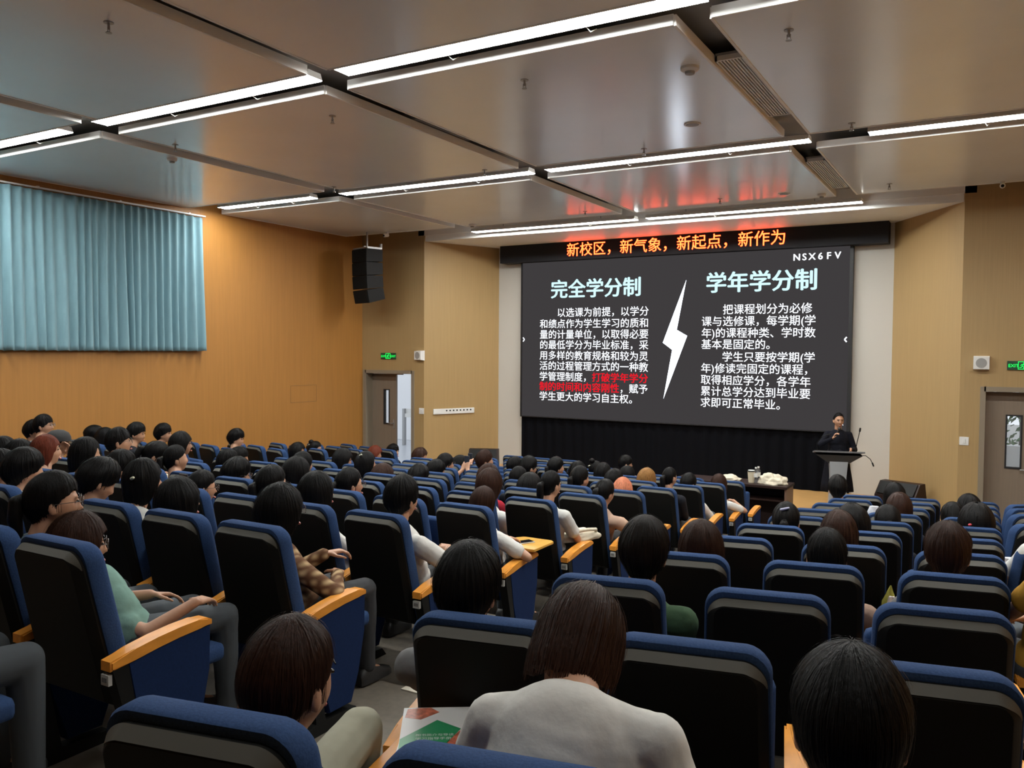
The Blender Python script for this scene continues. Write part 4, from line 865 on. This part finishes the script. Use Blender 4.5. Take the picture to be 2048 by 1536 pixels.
def figure(root, J, M, hs, style, hc, shirt, near, vox, glasses=False, long_sleeve=False, face=True, hunch=False, trous=0, handcurl=(.5, .5), handup=None, skirt=False, k=1.0, seed=1, strands=0):
    """J: joints in root space; M: head matrix"""
    bm = bmesh.new(); head_bm(bm, M)
    N = J['neck']; cap(bm, M @ Vector((0, -.022, -.055)), N + Vector((0, 0, -.03)), .050*hs, .058*hs)
    cap(bm, M @ Vector((0, -.005, -.07)), N + Vector((0, .01, -.02)), .040*hs, .05*hs)
    P = J['pelvis']; Cc = J['chest']
    cap(bm, N + Vector((0, 0, -.03)), Cc, .055*k, .08*k); cap(bm, Cc, P, .08*k, .09*k)
    for i, s in enumerate((-1, 1)):
        S_, E, W = J['sh'][i], J['el'][i], J['wr'][i]
        cap(bm, Cc + Vector((s*.03, 0, .06)), S_, .06*k, .045*k); cap(bm, S_, E, .043*k, .035*k); cap(bm, E, W, .035*k, .024*k)
        d = J['hd'][i] if J['hd'][i] is not None else (W-E)
        up = J['hup'][i]; hand(bm, W, d, up, J['hside'][i], handcurl[i], k)
        cap(bm, P + Vector((s*.07, 0, -.01)), J['kn'][i], .062*k, .045*k); cap(bm, J['kn'][i], J['an'][i], .045*k, .032*k); cap(bm, J['an'][i], J['an'][i] + Vector((0, .09, -.03)), .03*k, .025*k)
    remesh_obj('body', bm, SKIN, root, vox)
    # shirt
    bm = bmesh.new(); u = (N-P).normalized(); ax = Matrix.Rotation(math.atan2(u.x, u.z), 3, 'Y') @ Matrix.Rotation(-math.atan2(u.y, u.z), 3, 'X')
    sw = (J['sh'][1]-J['sh'][0]).length/2
    ell(bm, Cc + Vector((0, .005, .0)), (1, 1, 1), 24, 16, ax @ Matrix.Diagonal((sw*.98, .115*k, .20*k)))
    ell(bm, (Cc+P)/2, (1, 1, 1), 24, 16, ax @ Matrix.Diagonal((sw*.93, .122*k, .22*k)))
    if not skirt: ell(bm, P + Vector((0, 0, .01)), (1, 1, 1), 24, 14, Matrix.Diagonal((.172*k, .135*k, .12*k)))
    cap(bm, J['sh'][0] + Vector((.015, 0, 0)), J['sh'][1] - Vector((.015, 0, 0)), .060*k, .060*k)
    for i, s in enumerate((-1, 1)):
        S_, E, W = J['sh'][i], J['el'][i], J['wr'][i]
        cap(bm, N + Vector((s*.03, 0, -.045)), S_ + Vector((-s*.01, 0, .0)), (.066 if hunch else .048)*k, .060*k)
        if long_sleeve: cap(bm, S_, E, .060*k, .050*k); cap(bm, E, E+(W-E)*.93, .050*k, .036*k)
        else: cap(bm, S_, S_+(E-S_)*.50, .060*k, .057*k); cap(bm, S_+(E-S_)*.5, S_+(E-S_)*.66, .057*k, .060*k)
    if hunch: ell(bm, N.lerp(Cc, .5) + Vector((0, .0, -.02)), (1, 1, 1), 24, 16, ax @ Matrix.Diagonal((sw*1.0, .105, .14)))
    if not hunch: cap(bm, N + Vector((0, -.002, -.035)), N + Vector((0, .004, -.012)), .066*hs, .064*hs)
    sh = remesh_obj('shirt', bm, shirt_mat(shirt), root, vox*1.15, folds=.014 if near else .006)
    # trousers or skirt
    bm = bmesh.new()
    if skirt:
        R = []
        for z, a in ((P.z+.16, .135), (P.z+.02, .175), (P.z-.2, .21), (P.z-.42, .245), (P.z-.56, .26)):
            R.append([bm.verts.new((P.x + a*k*(1+.06*math.sin(7*q+z*3))*math.cos(q), P.y + a*.78*k*(1+.06*math.sin(7*q+z*3))*math.sin(q), z)) for q in [2*math.pi*i/48 for i in range(48)]])
        loft(bm, R); obj('skirt', bm, shirt_mat('black'), root, 180)
    else:
        ell(bm, P + Vector((0, .01, -.02)), (1, 1, 1), 24, 14, Matrix.Diagonal((.165*k, .13*k, .10*k)))
        for i, s in enumerate((-1, 1)):
            cap(bm, P + Vector((s*.085, .0, -.01)), J['kn'][i], .088*k, .066*k); cap(bm, J['kn'][i], J['an'][i] + Vector((0, 0, .02)), .066*k, .052*k)
        remesh_obj('trousers', bm, TROUS[trous], root, vox*1.3, folds=.012 if near else 0)
    for i in (0, 1): child(shoe_mesh(), 'shoe', root, J['an'][i] + Vector((0, 0, -.075)))
    # hair, cap, face
    hb = obj('hair', hair_bm(style, M, seed*1.37, strands, 96 if near else 56, 26 if near else 18), hair_mat(hc), root, 180)
    if style == 'c':
        bm = bmesh.new(); R = [[bm.verts.new(M @ Vector((.098*math.sin(a)*c_, -.006+.118*math.cos(a)*c_, z))) for a in [2*math.pi*i/28 for i in range(28)]] for z, c_ in ((.035, 1), (.07, .98), (.11, .82), (.138, .45), (.145, .05))]
        loft(bm, R); prism2 = [(-.075, .08), (.075, .08), (.06, .165), (0, .185), (-.06, .165)]
        A = [bm.verts.new(M @ Vector((x, y, .042-.4*abs(x)*.3))) for x, y in prism2]; D = [bm.verts.new(M @ Vector((x, y, .036-.4*abs(x)*.3))) for x, y in prism2]
        bm.faces.new(A); bm.faces.new(D[::-1])
        for i in range(5): bm.faces.new((A[i], D[i], D[(i+1) % 5], A[(i+1) % 5]))
        obj('cap', bm, mat('black cap cloth', (.014, .014, .015), .8), root, 40)
    if face:
        for s in (-1, 1):
            bm = bmesh.new(); ell(bm, M @ Vector((s*.031, .083, .004)), (1, 1, 1), 12, 8, M.to_3x3() @ Matrix.Diagonal((.0125, .006, .0052))); obj('eye', bm, EYE, root, 60)
            bm = bmesh.new(); tube(bm, [M @ Vector(p) for p in ((s*.014, .094, .021), (s*.030, .093, .026), (s*.047, .082, .021))], [.0022, .003, .0018], 6); obj('eyebrow', bm, hair_mat('k'), root, 60)
        bm = bmesh.new(); ell(bm, M @ Vector((0, .0865, -.0705)), (1, 1, 1), 14, 8, M.to_3x3() @ Matrix.Diagonal((.022, .0095, .0075))); obj('lips', bm, LIPS, root, 60)
    if glasses: glasses_obj(M, root)
    return sh
TARGET = Vector((-2.1, 14.0))
HW = {'s': 'short hair', 'b': 'bobbed hair', 'm': 'bobbed hair', 'q': 'pulled-back hair', 'l': 'long hair', 'p': 'ponytail', 'u': 'hair bun', 'c': 'cap'}
HCN = {'k': 'black', 'd': 'dark', 'n': 'brown', 'r': 'auburn', 'g': 'golden', 'o': 'coral'}
LIFT = [0.0]
CLIP = {19: ('white', (.7, .68, .5), (.055, -.075, .03)), 35: ('white', (.75, .7, .68), (.03, -.075, .085)), 37: ('white', (.8, .8, .8), (.05, -.06, .09)), 57: ('cream', (.7, .62, .45), (-.07, -.085, -.01)), 60: ('white', (.85, .85, .85), (.01, -.10, .06)), 68: ('white', (.7, .68, .6), (0, -.118, .0)), 71: ('lilac', (.35, .35, .5), (0, -.075, .095)), 81: ('red', (.6, .06, .08), (-.045, -.10, .02))}
# heading of the look in degrees (left positive), nod, arm pose where they differ from the default
LOOK = {23: -28, 22: -26, 24: -12, 30: -18, 25: -22, 48: -6, 82: 2, 78: 8, 72: 14}
NOD = {85: 42, 3: 30, 17: 24, 20: 25, 51: 14, 55: 5, 45: 20, 26: 4, 66: 6}
ARM = {85: 'hang', 48: 'armrest', 51: 'tablet', 70: 'armrest', 66: 'armrest', 56: 'low', 30: 'raised', 23: 'crossed', 5: 'forward', 43: 'phone', 45: 'phone', 19: 'phone', 11: 'cheek', 42: 'cheek', 83: 'low'}
TRO = {83: 2, 23: 1, 48: 0, 22: 1}
CUSTOM = {
 83: 'person with brown pulled-back hair and khaki knees beside the aisle step',
 84: 'person with short black hair, near block row two from back, at the aisle',
 85: 'person with reddish brown bob leaning forward in white tee with black cuffs',
 86: 'person with short dark hair and mossy green shirt, ahead of the leaning white tee',
 87: 'person with long dark brown hair low in the seat, next to the aisle armrests',
 88: 'person with big black-haired head nearest the camera, an ear showing on each side',
 23: 'person with long dark hair, glasses and pale green top, arms crossed by the aisle armrest',
 22: 'person with black ponytail, round glasses and slate collar behind the green top',
 30: 'person with black bob, glasses and brown plaid shirt by the aisle armrest',
 48: 'person with thick short black hair in white polo, elbow on the aisle armrest',
 51: 'person with long brown hair in white tee tapping a phone on the writing tablet',
 56: 'person with black ponytail in white tee beside the cream tote bag',
 55: 'person with long straight black hair, just before the ponytail and white tee',
 65: 'person with coral pink bobbed hair in the middle block',
 67: 'person with golden brown long hair in the middle block',
 10: 'person with auburn bobbed hair beside the black cap, near the curtains',
 11: 'person wearing a black cap with a hand at the cheek',
 39: 'person with auburn hair in front of the open brown door',
 35: 'person with high hair bun and white clip by the side wall',
 72: 'person with short black hair in white tee, seated right before the lectern',
 82: 'person with round short brown hair, alone in the near block end seats',
 81: 'person with long black hair and a small red hair clip',
 66: 'person with black ponytail in beige shirt leaning on the aisle armrest',
 70: 'person with long brown hair in white tee, foremost on the aisle',
 38: 'person with black ponytail, glasses and red shirt in the middle block',
 5: 'person with short black hair, glasses and cream shirt, fist held forward',
 7: 'person with cropped black hair and black shirt smiling against the orange wall',
 43: 'person with short black hair and glasses holding a phone up front',
 19: 'person with black bob and pale clip raising a phone'}
def add_person(p):
    i, b, n, c, off, fwd, dz, hs, lift, st, hc, shirt = p; LIFT[0] = lift
    loc, rz = seat_pos(b, n, c); style = st[0]; gls = 'g' in st[1:]
    near = i in (22, 23, 24, 30, 32, 48, 51, 56, 83, 84, 85, 86, 87, 88, 78, 82)
    vox = .0068 if near else (.010 if n <= 5 else .013)
    lab = CUSTOM.get(i) or 'person, %s %s%s%s, %s' % (HCN[hc], HW[style], ', glasses' if gls else '', '' if shirt == 'dark' else ', %s shirt' % shirt, seat_phrase(b, n, c))
    root = thing('person', lab, 'person', loc, rz, 'seated audience')
    off += .045 if (b, n) == ('C', 1) else 0; fwd += .085 - (.05 if (b, n) == ('R', 0) else 0); dz -= .02; htop = BH + dz; Hc = Vector((off, fwd, htop-(.112+OFF[style][0]+lift*.8)*hs))
    wp = loc + Matrix.Rotation(rz, 3, 'Z') @ Hc
    tgt = math.atan2(-(TARGET.x-wp.x), TARGET.y-wp.y); look = math.radians(LOOK[i]) if i in LOOK else rz+(tgt-rz)*(1.0+.10*math.sin(i*7.7)) + .06*math.sin(i*3.1) - (.10 if b != 'R' else 0)
    yaw = look-rz; nod = math.radians(NOD.get(i, -2 + 5*math.sin(i*2.3)))
    M = Matrix.Translation(Hc) @ Matrix.Rotation(yaw, 4, 'Z') @ Matrix.Rotation(-nod, 4, 'X') @ Matrix.Diagonal((hs, hs, hs, 1))
    lean = fwd-.355; fem = style in 'blpumqv'; k = .93 if fem else 1.0
    N = Vector((off*.85, fwd-.075, Hc.z-.185*hs + .02))
    if lean > .1: N = Vector((off+.03, fwd-.17, Hc.z-.04*hs))
    sw = (.180 if i == 23 else .165 if fem else .185)
    P = Vector((off*.15, .37, .55)); Cc = P.lerp(N, .62) + Vector((0, -.015 if lean < .1 else -.04, 0))
    J = dict(pelvis=P, neck=N, chest=Cc)
    J['sh'] = [N + Vector((s*sw, -.008, -.062)) for s in (-1, 1)]
    pose = ARM.get(i, 'lap'); T = [Vector((-.07, .60, .66)), Vector((.07, .58, .665))]; pole = [Vector((-.7, -.6, -.5)), Vector((.7, -.6, -.5))]; up = [Vector((0, 0, 1))]*2; hdr = [Vector((.5, .6, -.1)), Vector((-.5, .6, -.1))]; curl = [.5, .5]
    if pose == 'armrest': T[1] = Vector((.20, .52, .73)); pole[1] = Vector((1.0, -.3, -.6)); hdr[1] = Vector((-.5, .6, .0))
    if pose == 'tablet': T[1] = Vector((.17, .36, .745)); pole[1] = Vector((1, -.5, -.6)); hdr[1] = Vector((.1, 1, -.25)); curl[1] = .25; hdr[1] = Vector((.15, .9, -.2))
    if pose == 'low': T = [Vector((-.12, .62, .63)), Vector((.15, .60, .63))]; hdr = [Vector((.1, .8, -.2)), Vector((-.1, .8, -.2))]
    if pose == 'raised': T[1] = Vector((.12, .56, .675)); pole[1] = Vector((1, -.3, -.7)); T[0] = Vector((.0, .60, .75)); hdr[0] = Vector((.55, .8, .1)); curl[0] = .8
    if pose == 'hang': T = [Vector((-.25, .50, .50)), Vector((.27, .47, .50))]; pole = [Vector((-1, -.3, .3)), Vector((1, -.3, .3))]; hdr = [Vector((0, .3, -1)), Vector((0, .3, -1))]
    if pose == 'crossed': T = [Vector((-.03, .56, .665)), Vector((.20, .56, .665))]; hdr = [Vector((.5, .7, -.1)), Vector((-.3, .9, -.1))]; pole[1] = Vector((1, -.5, -.7)); N.y += .06; J['chest'].y += .05; pole = [Vector((-1, -.2, -.6)), Vector((1, -.35, -.8))]
    if pose == 'forward': T = [Vector((-.10, .75, .80)), Vector((.16, .74, .78))]; hdr = [Vector((.2, .9, .1)), Vector((-.2, .9, .1))]; curl = [.9, .9]
    if pose == 'phone': T = [Vector((.05, .46, .93)), Vector((.13, .45, .94))]; hdr = [Vector((.1, .4, .8)), Vector((-.1, .4, .8))]; curl = [.8, .8]; up = [Vector((0, -1, 0))]*2
    if pose == 'cheek': T[1] = M @ Vector((.10, .09, -.11)); hdr[1] = Vector((-.1, .1, 1)); up[1] = Vector((1, 0, 0)); pole[1] = Vector((.6, .3, -1)); curl[1] = .7
    J['el'] = []; J['wr'] = []
    for q in (0, 1):
        e, wv = two_bone(J['sh'][q], T[q], .265*k, .235*k, pole[q]); J['el'].append(e); J['wr'].append(wv)
    J['hd'] = hdr; J['hup'] = up; J['hside'] = [Vector((1, .2, .1)), Vector((-1, .2, .1))]
    J['kn'] = [Vector((-.11, .79, .53)), Vector((.11, .79, .53))]; J['an'] = [Vector((-.11, .80, .085)), Vector((.11, .80, .085))]
    if i == 83: J['kn'] = [Vector((-.06, .79, .655)), Vector((.10, .72, .54))]
    figure(root, J, M, hs, style, hc, shirt, near, vox, gls, face=i in FACES or near, trous=TRO.get(i, i % 2), handcurl=curl, long_sleeve=shirt in ('plaid', 'dark', 'beige', 'cream') and i not in (66,), k=k, seed=i, hunch=lean > .1, strands=2600 if i in (83, 84, 85, 86, 87, 88) else 900 if near else 350 if n <= 5 else 120)
    if i in CLIP:
        nm, col, q = CLIP[i]; bm = bmesh.new(); d = Vector(q).normalized(); cap(bm, M @ (Vector(q)*1.1+Vector((-.022, 0, -.006))), M @ (Vector(q)*1.1+Vector((.022, 0, .008))), .010, .008, 8); o = obj('hair_clip', bm, mat('hair clip ' + nm, col, .35), root, 60); o['label'] = nm + ' hair clip'
    if i == 85:
        for q in (0, 1):
            S_, E = J['sh'][q], J['el'][q]; bm = bmesh.new(); ax = (E-S_).normalized(); c = S_+(E-S_)*.70
            loft(bm, [ring(bm, c-ax*.010, ax, .0655*k, 24), ring(bm, c+ax*.012, ax, .0665*k, 24), ring(bm, c+ax*.012, ax, .058*k, 24)], cap=False); o = obj('sleeve_cuff', bm, shirt_mat('black'), root, 60); o['label'] = 'black sleeve cuff'
    if pose == 'phone':
        q = root.matrix_basis @ ((J['wr'][0]+J['wr'][1])/2 + Vector((0, .05, .10)))
        t = thing('mobile_phone', 'phone held by the person with %s' % ('black bob and pale clip' if i == 19 else 'glasses near the front' if i == 43 else 'black bob beside them'), 'phone', q, rz, 'phones held by the audience')
        obj('phone_body', B(-.036, .036, -.004, .004, -.075, .075, bev=.003), mat('phone case', (.05, .05, .06), .4), t); obj('phone_screen', B(-.033, .033, -.0052, -.004, -.07, .07), mat('phone dim glass', (.03, .035, .045), .15), t)
    return root, J
FACES = {1, 2, 5, 6, 7, 8, 9, 10, 11, 25, 30, 35, 36, 38, 40, 43, 31, 26}
PJ = {}
for p in PEOPLE: PJ[p[0]] = add_person(p)
LIFT[0] = 0
# two people cut by the frame edge, and the one whose legs show at the other edge
def edge_person(lab, loc, rz, shirt, hc, style, off, sd, pose=None):
    root = thing('person', lab, 'person', loc, rz, 'seated audience'); Hc = Vector((off, .30, BH+.16)); M = Matrix.Translation(Hc); N = Vector((off*.85, .22, Hc.z-.17)); P = Vector((0, .36, .55)); Cc = P.lerp(N, .62)
    J = dict(pelvis=P, neck=N, chest=Cc, sh=[N + Vector((s*.175, -.008, -.062)) for s in (-1, 1)], hd=[Vector((.5, .6, -.1)), Vector((-.5, .6, -.1))], hup=[Vector((0, 0, 1))]*2, hside=[Vector((1, .2, .1)), Vector((-1, .2, .1))], kn=[Vector((-.11, .79, .53)), Vector((.11, .79, .53))], an=[Vector((-.11, .80, .085)), Vector((.11, .80, .085))], el=[], wr=[])
    for q, s in ((0, -1), (1, 1)):
        e, wv = two_bone(J['sh'][q], Vector((s*.07, .6, .66)), .265, .235, Vector((s*.8, -.5, -.5))); J['el'].append(e); J['wr'].append(wv)
    figure(root, J, M, 1, style, hc, shirt, False, .009, face=False, trous=1, seed=sd); return root
z = row_near(3)[1]; a = math.radians(36); q = on_z(2062, 1095, z); q = q + Vector((math.cos(a), math.sin(a), 0))*.22 + Vector((.10, .02, 0))
edge_person('person in white shirt cut by the picture edge, on the side-on chairs', (q.x, q.y, z-BH), a, 'white', 'k', 's', .0, 101)
z = row_near(2)[1]; q = on_z(2085, 1150, z); q = q + Vector((math.cos(a), math.sin(a), 0))*.22 + Vector((.11, .02, 0))
edge_person('person in mustard shirt cut by the picture edge, nearest side-on seat', (q.x, q.y, z-BH), a, 'mustard', 'k', 'l', .0, 102)
loc, rz = seat_pos('C', 0, 0)
place_chair(loc, rz, True, 'chair at the lower edge behind the green top, legs of its sitter showing', 'auditorium chairs of the middle block', xr=.30)
edge_person('person whose grey legs and shoes show at the lower picture edge', loc, rz, 'grey', 'k', 's', -.1, 103)
# ---------------------------------------------------------------- the speaker behind the lectern
sp = thing('person', 'person in dark dress standing on stage behind the lectern, speaking into a microphone', 'person', (-2.12, 14.02, ZST), math.radians(180+14))
Hc = Vector((.0, .02, 1.355)); M = Matrix.Translation(Hc) @ Matrix.Rotation(math.radians(12), 4, 'Z')
N = Vector((0, -.03, 1.185)); P = Vector((0, 0, .80)); Cc = Vector((0, -.005, 1.04)); k = .92
J = dict(pelvis=P, neck=N, chest=Cc, sh=[Vector((-.16, -.025, 1.13)), Vector((.16, -.025, 1.13))], kn=[Vector((-.08, .02, .43)), Vector((.08, .03, .43))], an=[Vector((-.08, 0, .085)), Vector((.09, .03, .085))], el=[], wr=[], hup=[Vector((-1, 0, .2)), Vector((1, .3, 0))], hside=[Vector((.3, .4, 1)), Vector((0, 1, .3))], hd=[Vector((-.1, .25, -.8)), Vector((-.35, .35, .8))])
for q, T, pl in ((0, Vector((-.17, .19, .93)), Vector((-.4, -.9, -.3))), (1, Vector((.10, .22, 1.09)), Vector((1, -.1, -.7)))):
    e, wv = two_bone(J['sh'][q], T, .25, .215, pl); J['el'].append(e); J['wr'].append(wv)
figure(sp, J, M, .98, 'v', 'k', 'navy' if 'navy' in SHIRT else 'black', True, .0068, long_sleeve=True, face=True, handcurl=(.4, .95), skirt=True, k=k, seed=55, strands=500)
q = J['wr'][1] + J['hd'][1].normalized()*.085*k + Vector((-.03, .012, 0)); m0 = q + Vector((.045, .0, -.06)); m1 = q + Vector((-.045, -.03, .10))
W_ = sp.matrix_basis
t = thing('handheld_microphone', 'black handheld microphone raised to the mouth of the standing person', 'microphone', W_ @ m0)
R_ = W_.to_3x3(); d = R_ @ (m1-m0)
bm = bmesh.new(); cap(bm, (0, 0, 0), d*.75, .012, .016, 12); obj('handle', bm, BLACKP, t, 60); bm = bmesh.new(); ell(bm, d*.9, (.026, .026, .028), 14, 10); obj('grille_head', bm, mat('microphone grille', (.03, .03, .032), .5, metal=.5), t, 60)
# ---------------------------------------------------------------- bags and small things on the seats
l5, _ = seat_pos('C', 5, 0)
t = thing('tote_bag', 'cream canvas tote bag lying on the lap of the ponytailed person in white', 'bag', l5 + Vector((.20, .52, .64)), -.5)
bm = bmesh.new(); crumple(bm, .10, .20, .07, 9, .22); obj('bag_body', bm, CLOTH, t, 180)
bm = bmesh.new(); tube(bm, [(.05, -.12, .04), (.09, -.08, .075), (.11, .02, .085), (.08, .12, .07), (.04, .15, .04)], [.012, .014, .014, .014, .012], 8); obj('handle', bm, CLOTH, t, 60)
for (u, v, z, lab, col, nm, sx, h, tp) in ((1777, 1195, -1.30, 'yellow green pointed bag corner standing between near-block chairs', (.42, .42, .08), 'carrier_bag', .035, .13, .08), (1783, 1212, -1.33, 'small white bag between near-block chairs under the yellow one', (.66, .62, .6), 'carrier_bag', .03, .10, .5), (2011, 1130, -1.42, 'white and blue package on the seat beside the white sleeve', (.6, .63, .7), 'package', .055, .10, .9), (1748, 1024, -1.62, 'white and blue bag between the near-block heads', (.5, .58, .62), 'carrier_bag', .07, .12, .6)):
    p = on_z(u, v, z); bm = bmesh.new()
    loft(bm, [[bm.verts.new((sx*f*math.cos(a)+.3*sx*(zz/h if tp < .2 else 0), sx*.6*f*math.sin(a)+.004*math.sin(5*a+zz*40), zz)) for a in [2*math.pi*i/24 for i in range(24)]] for zz, f in ((0, 1), (h*.35, 1.05), (h*.7, (1+tp)/2), (h, tp))])
    o = obj(nm, bm, mat(lab[:14], col, .7, var=.15, bscale=30, bump=.3), None, 60); o.location = (p.x, p.y, z-h*.5); o.rotation_euler = (0, 0, .3); tag(o, lab, 'bag' if nm == 'carrier_bag' else 'package')
p = on_z(1556, 1108, -1.36); t = thing('drink_bottle', 'pink bottle top standing beside a near-block chair', 'bottle', (p.x, p.y, -1.50))
bm = bmesh.new(); cyl(bm, (0, 0, 0), (0, 0, .14), .035, .035, 16); obj('bottle_body', bm, mat('pink plastic', (.65, .33, .36), .4), t, 40); bm = bmesh.new(); cyl(bm, (0, 0, .14), (0, 0, .165), .026, .024, 16); obj('cap', bm, mat('pink cap', (.6, .42, .45), .4), t, 40)
bake()
